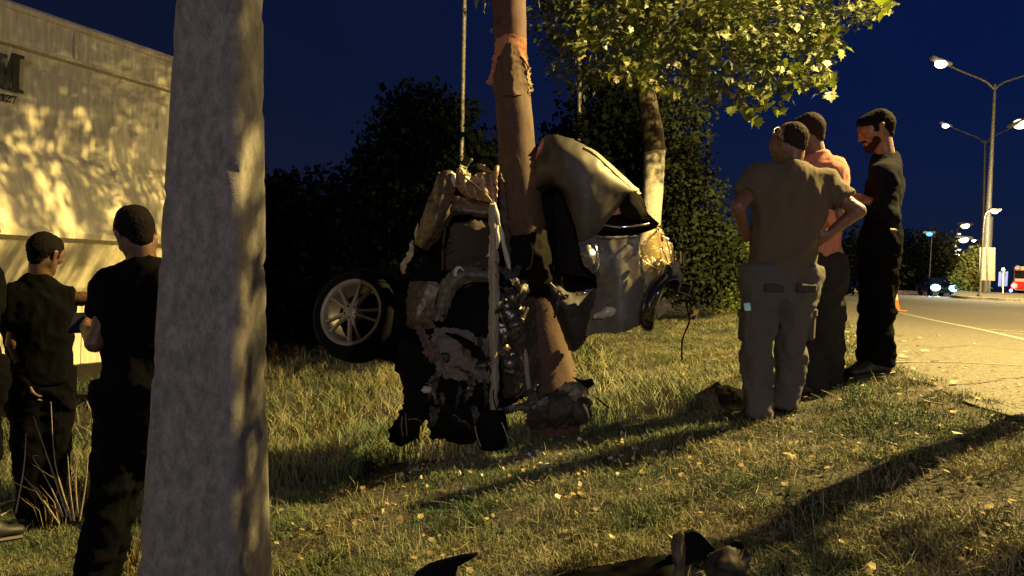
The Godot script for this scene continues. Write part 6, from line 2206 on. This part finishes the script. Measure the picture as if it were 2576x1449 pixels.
		var sl := MB.new()
		var xs := Transform3D(Basis(ft.cross(Vector3.UP).normalized(), Vector3.UP, -ft), heel + ft * 0.085 - Vector3(0, 0.045, 0))
		box(sl, xs, Vector3(0.082, 0.022, 0.29), 0.01)
		obj("sole", sl, M.belt, sho, base)
	# hair
	var hm := MB.new()
	var hs := Sdf.new()
	var hc: Vector3 = h.c
	var u: Vector3 = h.u
	var r: Vector3 = h.r
	var style: String = L.get("hair", "crop")
	if style == "bald":   # short hair that thins out below a bare crown
		hs.cap(hc + u * 0.026 - hf * 0.046, hc + u * 0.026 + hf * 0.0, 0.0845, 0.079, 0.03, r, 1.12, [[hc + u * 0.085, (u + hf * 0.2).normalized()]])
		hs.cap(hc + u * 0.0 - hf * 0.056, hc - u * 0.035 - hf * 0.05, 0.062, 0.05, 0.03)
	else:   # the hair dips under the skin at the hairline
		hs.cap(hc + u * 0.049 - hf * 0.041, hc + u * 0.05 + hf * 0.012, 0.086, 0.081, 0.03, r, 1.12)
		hs.cap(hc + u * 0.022 - hf * 0.06, hc - u * 0.03 - hf * 0.052, 0.064, 0.05, 0.03)
		for k in [-1.0, 1.0]:
			hs.cap(hc + r * 0.058 * k + u * 0.045 - hf * 0.02, hc + r * 0.064 * k + u * 0.005 + hf * 0.012, 0.025, 0.014, 0.03)
	if style == "quiff":
		hs.cap(hc + u * 0.092 + hf * 0.072, hc + u * 0.1 - hf * 0.03, 0.03, 0.04, 0.03, u, 1.2)
		hs.cap(hc + u * 0.08 + hf * 0.06 + r * 0.035, hc + u * 0.09 - hf * 0.05 + r * 0.03, 0.03, 0.035, 0.03)
		hs.cap(hc + u * 0.08 + hf * 0.06 - r * 0.035, hc + u * 0.09 - hf * 0.05 - r * 0.03, 0.03, 0.035, 0.03)
	hs.build(hm, 0.005)
	hm.wrinkle(bump2, 0.0035, 0, Vector3(26, 26, 26))
	obj("hair", hm, L.get("hair_mat", M.hair), t, base)
	if L.get("beard", false):
		var be := MB.new()
		var bs2 := Sdf.new()
		for k in [-1.0, 1.0]:
			bs2.cap(hc + r * 0.05 * k - u * 0.055 + hf * 0.03, hc + r * 0.018 * k - u * 0.094 + hf * 0.072, 0.029, 0.029, 0.03, Vector3.ZERO, 1.0, [[hc - u * 0.06, u, hc + hf * 0.06, hf]])
			bs2.cap(hc + r * 0.004 * k - u * 0.038 + hf * 0.103, hc + r * 0.026 * k - u * 0.048 + hf * 0.09, 0.008, 0.008, 0.006)
		bs2.cap(hc - u * 0.096 + hf * 0.08, hc - u * 0.093 + hf * 0.083, 0.026, 0.022, 0.02)
		bs2.build(be, 0.005)
		obj("beard", be, M.beard, t, base)
	for k in [-1.0, 1.0]:
		var ey := MB.new()
		blob(ey, hc + r * 0.033 * k + u * 0.012 + hf * 0.094, Vector3(0.011, 0.011, 0.011), 0.0, 1.0, 5)
		obj("eye", ey, M.eye, t, base)
	return t


var fold := FastNoiseLite.new()


func people() -> void:
	fold.seed = 11
	fold.frequency = 4.6
	fold.fractal_octaves = 3
	fold.fractal_type = FastNoiseLite.FRACTAL_RIDGED
	var R := func(v: Vector3) -> Vector3: return cam.basis * v
	# the bald man, hands on hips, back turned
	var d := 4.3
	person("bald man in olive shirt and grey cargo trousers, hands on hips, back turned", "bystanders beside the road", {
		"hc": at(1984, 364, d), "hf": R.call(Vector3(-0.5, -0.42, -0.8)), "nb": at(1992, 421, d - 0.02), "tf": R.call(Vector3(-0.15, 0, -1)),
		"s1": at(1911, 447, d), "s2": at(2074, 460, d), "e1": at(1856, 520, d - 0.12), "w1": at(1876, 592, d + 0.02), "e2": at(2158, 531, d - 0.1), "w2": at(2078, 594, d - 0.04),
		"d1": R.call(Vector3(0.95, 0.1, -0.3)), "n1": R.call(Vector3(-0.1, -0.3, 1)), "th1": -1.0, "cu1": 0.35, "d2": R.call(Vector3(-1, -0.05, -0.2)), "n2": R.call(Vector3(0.1, -0.3, 1)), "th2": 1.0, "cu2": 0.35,
		"h1": at(1918, 712, d), "h2": at(2006, 712, d), "k1": at(1905, 890, d - 0.02), "k2": at(1992, 882, d + 0.06), "a1": at(1908, 1034, d), "a2": at(1978, 1004, d + 0.14), "ft": R.call(Vector3(-0.45, 0, -0.9)), "hem": at(1960, 700, d).y},
		{"skin": M.skin, "shirt": M.olive, "trousers": M.grey_cargo, "hair": "bald", "hair_mat": M.grey_hair, "sleeve": 0.62, "girth": 1.06, "leg": 1.0, "pockets": true})
	var pt := thing("phone", at(1880, 772, d - 0.12), "small phone edge, painted in a pale blue glint, showing at the bald man's hip pocket", "phone")
	var pb := MB.new()
	box(pb, Transform3D(cam.basis * Basis.from_euler(Vector3(0.1, -0.5, 0.15)), pt.position), Vector3(0.035, 0.045, 0.012), 0.004)
	obj("case", pb, M.blue_glint, pt, pt.position)
	var gl := MB.new()
	var gt := thing("sunglasses", at(1952, 330, d - 0.02), "sunglasses pushed up on the bald man's head", "sunglasses")
	tube(gl, pp([[1946, 336, -0.05], [1946, 327, -0.02], [1953, 322, 0.0], [1962, 322, 0.03]], d), [0.006], 6)
	obj("lens", gl, M.chrome, gt, gt.position)
	var gl2 := MB.new()
	tube(gl2, pp([[1946, 336, -0.05], [1962, 350, -0.09], [1975, 358, -0.1]], d), [0.003], 6)
	obj("temple", gl2, M.black_plastic, gt, gt.position)
	# the man in the salmon shirt
	d = 4.85
	person("man in salmon t-shirt and dark jeans standing behind the bald man", "bystanders beside the road", {
		"hc": at(2030, 340, d), "hf": R.call(Vector3(-0.75, -0.3, -0.55)), "nb": at(2056, 396, d), "tf": R.call(Vector3(-0.7, 0, -0.7)),
		"s1": at(2003, 432, d + 0.14), "s2": at(2098, 432, d - 0.1), "e1": at(1990, 525, d + 0.2), "w1": at(2050, 560, d + 0.3), "e2": at(2112, 540, d - 0.12), "w2": at(2052, 556, d + 0.02),
		"d1": R.call(Vector3(0.6, -0.2, -0.6)), "n1": R.call(Vector3(-0.5, 0.2, -0.8)), "d2": R.call(Vector3(-0.9, 0.1, -0.3)), "n2": R.call(Vector3(0.2, 0.2, 1)),
		"h1": at(2036, 688, d + 0.08), "h2": at(2084, 690, d - 0.06), "k1": at(2052, 830, d + 0.1), "k2": at(2088, 835, d - 0.03), "a1": at(2058, 962, d - 0.02), "a2": at(2094, 955, d + 0.12), "ft": R.call(Vector3(-0.75, -0.1, -0.5)), "hem": at(2080, 668, d).y},
		{"skin": M.skin, "shirt": M.salmon, "trousers": M.jeans, "hair": "crop", "hair_mat": M.short_hair, "sleeve": 0.66, "leg": 0.95, "girth": 1.1})
	# the man in the dark sweater, in profile
	d = 5.0
	person("bearded young man in dark sweater and black trousers looking down", "bystanders beside the road", {
		"hc": at(2205, 330, d), "hf": R.call(Vector3(-0.9, -0.3, -0.2)), "nb": at(2229, 398, d), "tf": R.call(Vector3(-0.95, 0, 0.1)),
		"s1": at(2228, 436, d + 0.17), "s2": at(2226, 436, d - 0.17), "e1": at(2214, 530, d + 0.24), "w1": at(2168, 500, d + 0.1), "e2": at(2234, 545, d - 0.24), "w2": at(2192, 506, d - 0.14),
		"d1": R.call(Vector3(-0.8, 0.2, 0.3)), "n1": R.call(Vector3(0, 1, 0.3)), "th1": -1.0, "d2": R.call(Vector3(-0.95, 0.12, -0.2)), "n2": R.call(Vector3(0.1, 0.7, 0.7)), "th2": 1.0,
		"h1": at(2212, 622, d + 0.09), "h2": at(2214, 624, d - 0.09), "k1": at(2200, 775, d + 0.09), "k2": at(2212, 775, d - 0.09), "a1": at(2190, 908, d + 0.1), "a2": at(2216, 905, d - 0.1), "ft": R.call(Vector3(-1, -0.12, 0.1)), "hem": at(2228, 588, d).y},
		{"skin": M.skin, "shirt": M.navy, "top_name": "sweater", "trousers": M.black_cloth, "hair": "quiff", "sleeve": 1.75, "leg": 1.12, "beard": true})
	# silhouettes on the left
	d = 4.5
	person("dark clothed man near the trailer stretching one arm out to the side", "bystanders beside the trailer", {
		"hc": at(114, 641, d), "hf": R.call(Vector3(0.15, -0.2, -1.0)), "nb": at(98, 706, d), "tf": R.call(Vector3(0.5, 0, -0.85)),
		"s1": at(38, 752, d - 0.08), "s2": at(148, 752, d + 0.05), "e1": at(36, 862, d - 0.14), "w1": at(66, 952, d - 0.12), "e2": at(205, 752, d + 0.1), "w2": at(286, 752, d + 0.14),
		"d1": R.call(Vector3(0.3, -1, 0.1)), "n1": R.call(Vector3(-0.6, 0, 0.8)), "d2": R.call(Vector3(1, 0.05, -0.1)), "n2": R.call(Vector3(0, 1, 0.2)),
		"h1": at(72, 975, d - 0.04), "h2": at(134, 975, d + 0.04), "k1": at(76, 1130, d), "k2": at(134, 1130, d + 0.08), "a1": at(80, 1282, d + 0.02), "a2": at(132, 1282, d + 0.1), "ft": R.call(Vector3(0.7, -0.1, -0.6)), "hem": at(120, 952, d).y},
		{"skin": M.skin_shaded, "shirt": M.black_cloth, "trousers": M.black_cloth, "hair": "crop", "sleeve": 0.62, "girth": 1.24, "leg": 1.05})
	d = 3.4
	person("man in black half hidden by the concrete pole, looking at a phone", "bystanders beside the trailer", {
		"hc": at(344, 598, d), "hf": R.call(Vector3(-0.55, -0.4, -0.7)), "nb": at(362, 668, d), "tf": R.call(Vector3(-0.35, 0, -0.94)),
		"s1": at(284, 722, d), "s2": at(432, 722, d), "e1": at(240, 862, d - 0.08), "w1": at(214, 822, d + 0.16), "e2": at(440, 880, d), "w2": at(340, 840, d + 0.2),
		"d1": R.call(Vector3(-0.35, 0.3, -0.9)), "n1": R.call(Vector3(-0.9, 0.2, 0.2)), "th1": -1.0, "cu1": 0.7, "d2": R.call(Vector3(-0.5, 0.2, -0.8)), "n2": R.call(Vector3(0.9, 0.2, 0.2)), "cu2": 0.7,
		"h1": at(310, 1012, d), "h2": at(382, 1012, d), "k1": at(278, 1220, d), "k2": at(308, 1220, d + 0.1), "a1": at(232, 1432, d), "a2": at(258, 1425, d + 0.12), "ft": R.call(Vector3(-0.5, -0.1, -0.8)), "hem": at(340, 1000, d).y},
		{"skin": M.skin_shaded, "shirt": M.black_cloth, "trousers": M.black_cloth, "hair": "quiff", "sleeve": 0.55, "girth": 1.0, "leg": 0.98})
	var ph := thing("phone", at(199, 812, d + 0.2), "phone with a pale screen held by the man in black", "phone")
	var pm := MB.new()
	box(pm, Transform3D(cam.basis * Basis.from_euler(Vector3(-0.9, 0.35, 0)), ph.position), Vector3(0.072, 0.15, 0.009), 0.004)
	obj("case", pm, M.black_plastic, ph, ph.position)
	var ps := MB.new()
	box(ps, Transform3D(cam.basis * Basis.from_euler(Vector3(-0.9, 0.35, 0)), ph.position).translated_local(Vector3(0, 0, 0.0062)), Vector3(0.064, 0.138, 0.002))
	obj("screen", ps, M.dark_glass, ph, ph.position)
	d = 3.7
	person("man at the picture's left edge, only one arm and shoulder showing", "bystanders beside the trailer", {
		"hc": at(-72, 556, d), "hf": R.call(Vector3(0.6, -0.2, -0.7)), "nb": at(-78, 625, d), "tf": R.call(Vector3(0.4, 0, -0.9)),
		"s1": at(-140, 680, d), "s2": at(-48, 690, d), "e1": at(-165, 830, d), "w1": at(-110, 900, d + 0.1), "e2": at(-34, 838, d), "w2": at(-58, 940, d + 0.1),
		"h1": at(-120, 950, d), "h2": at(-52, 950, d), "k1": at(-120, 1130, d), "k2": at(-50, 1130, d + 0.05), "a1": at(-120, 1320, d), "a2": at(-52, 1320, d + 0.08), "ft": R.call(Vector3(0.5, -0.1, -0.8)), "hem": at(-80, 940, d).y},
		{"skin": M.skin_shaded, "shirt": M.black_cloth, "trousers": M.black_cloth, "hair": "crop", "sleeve": 0.6})
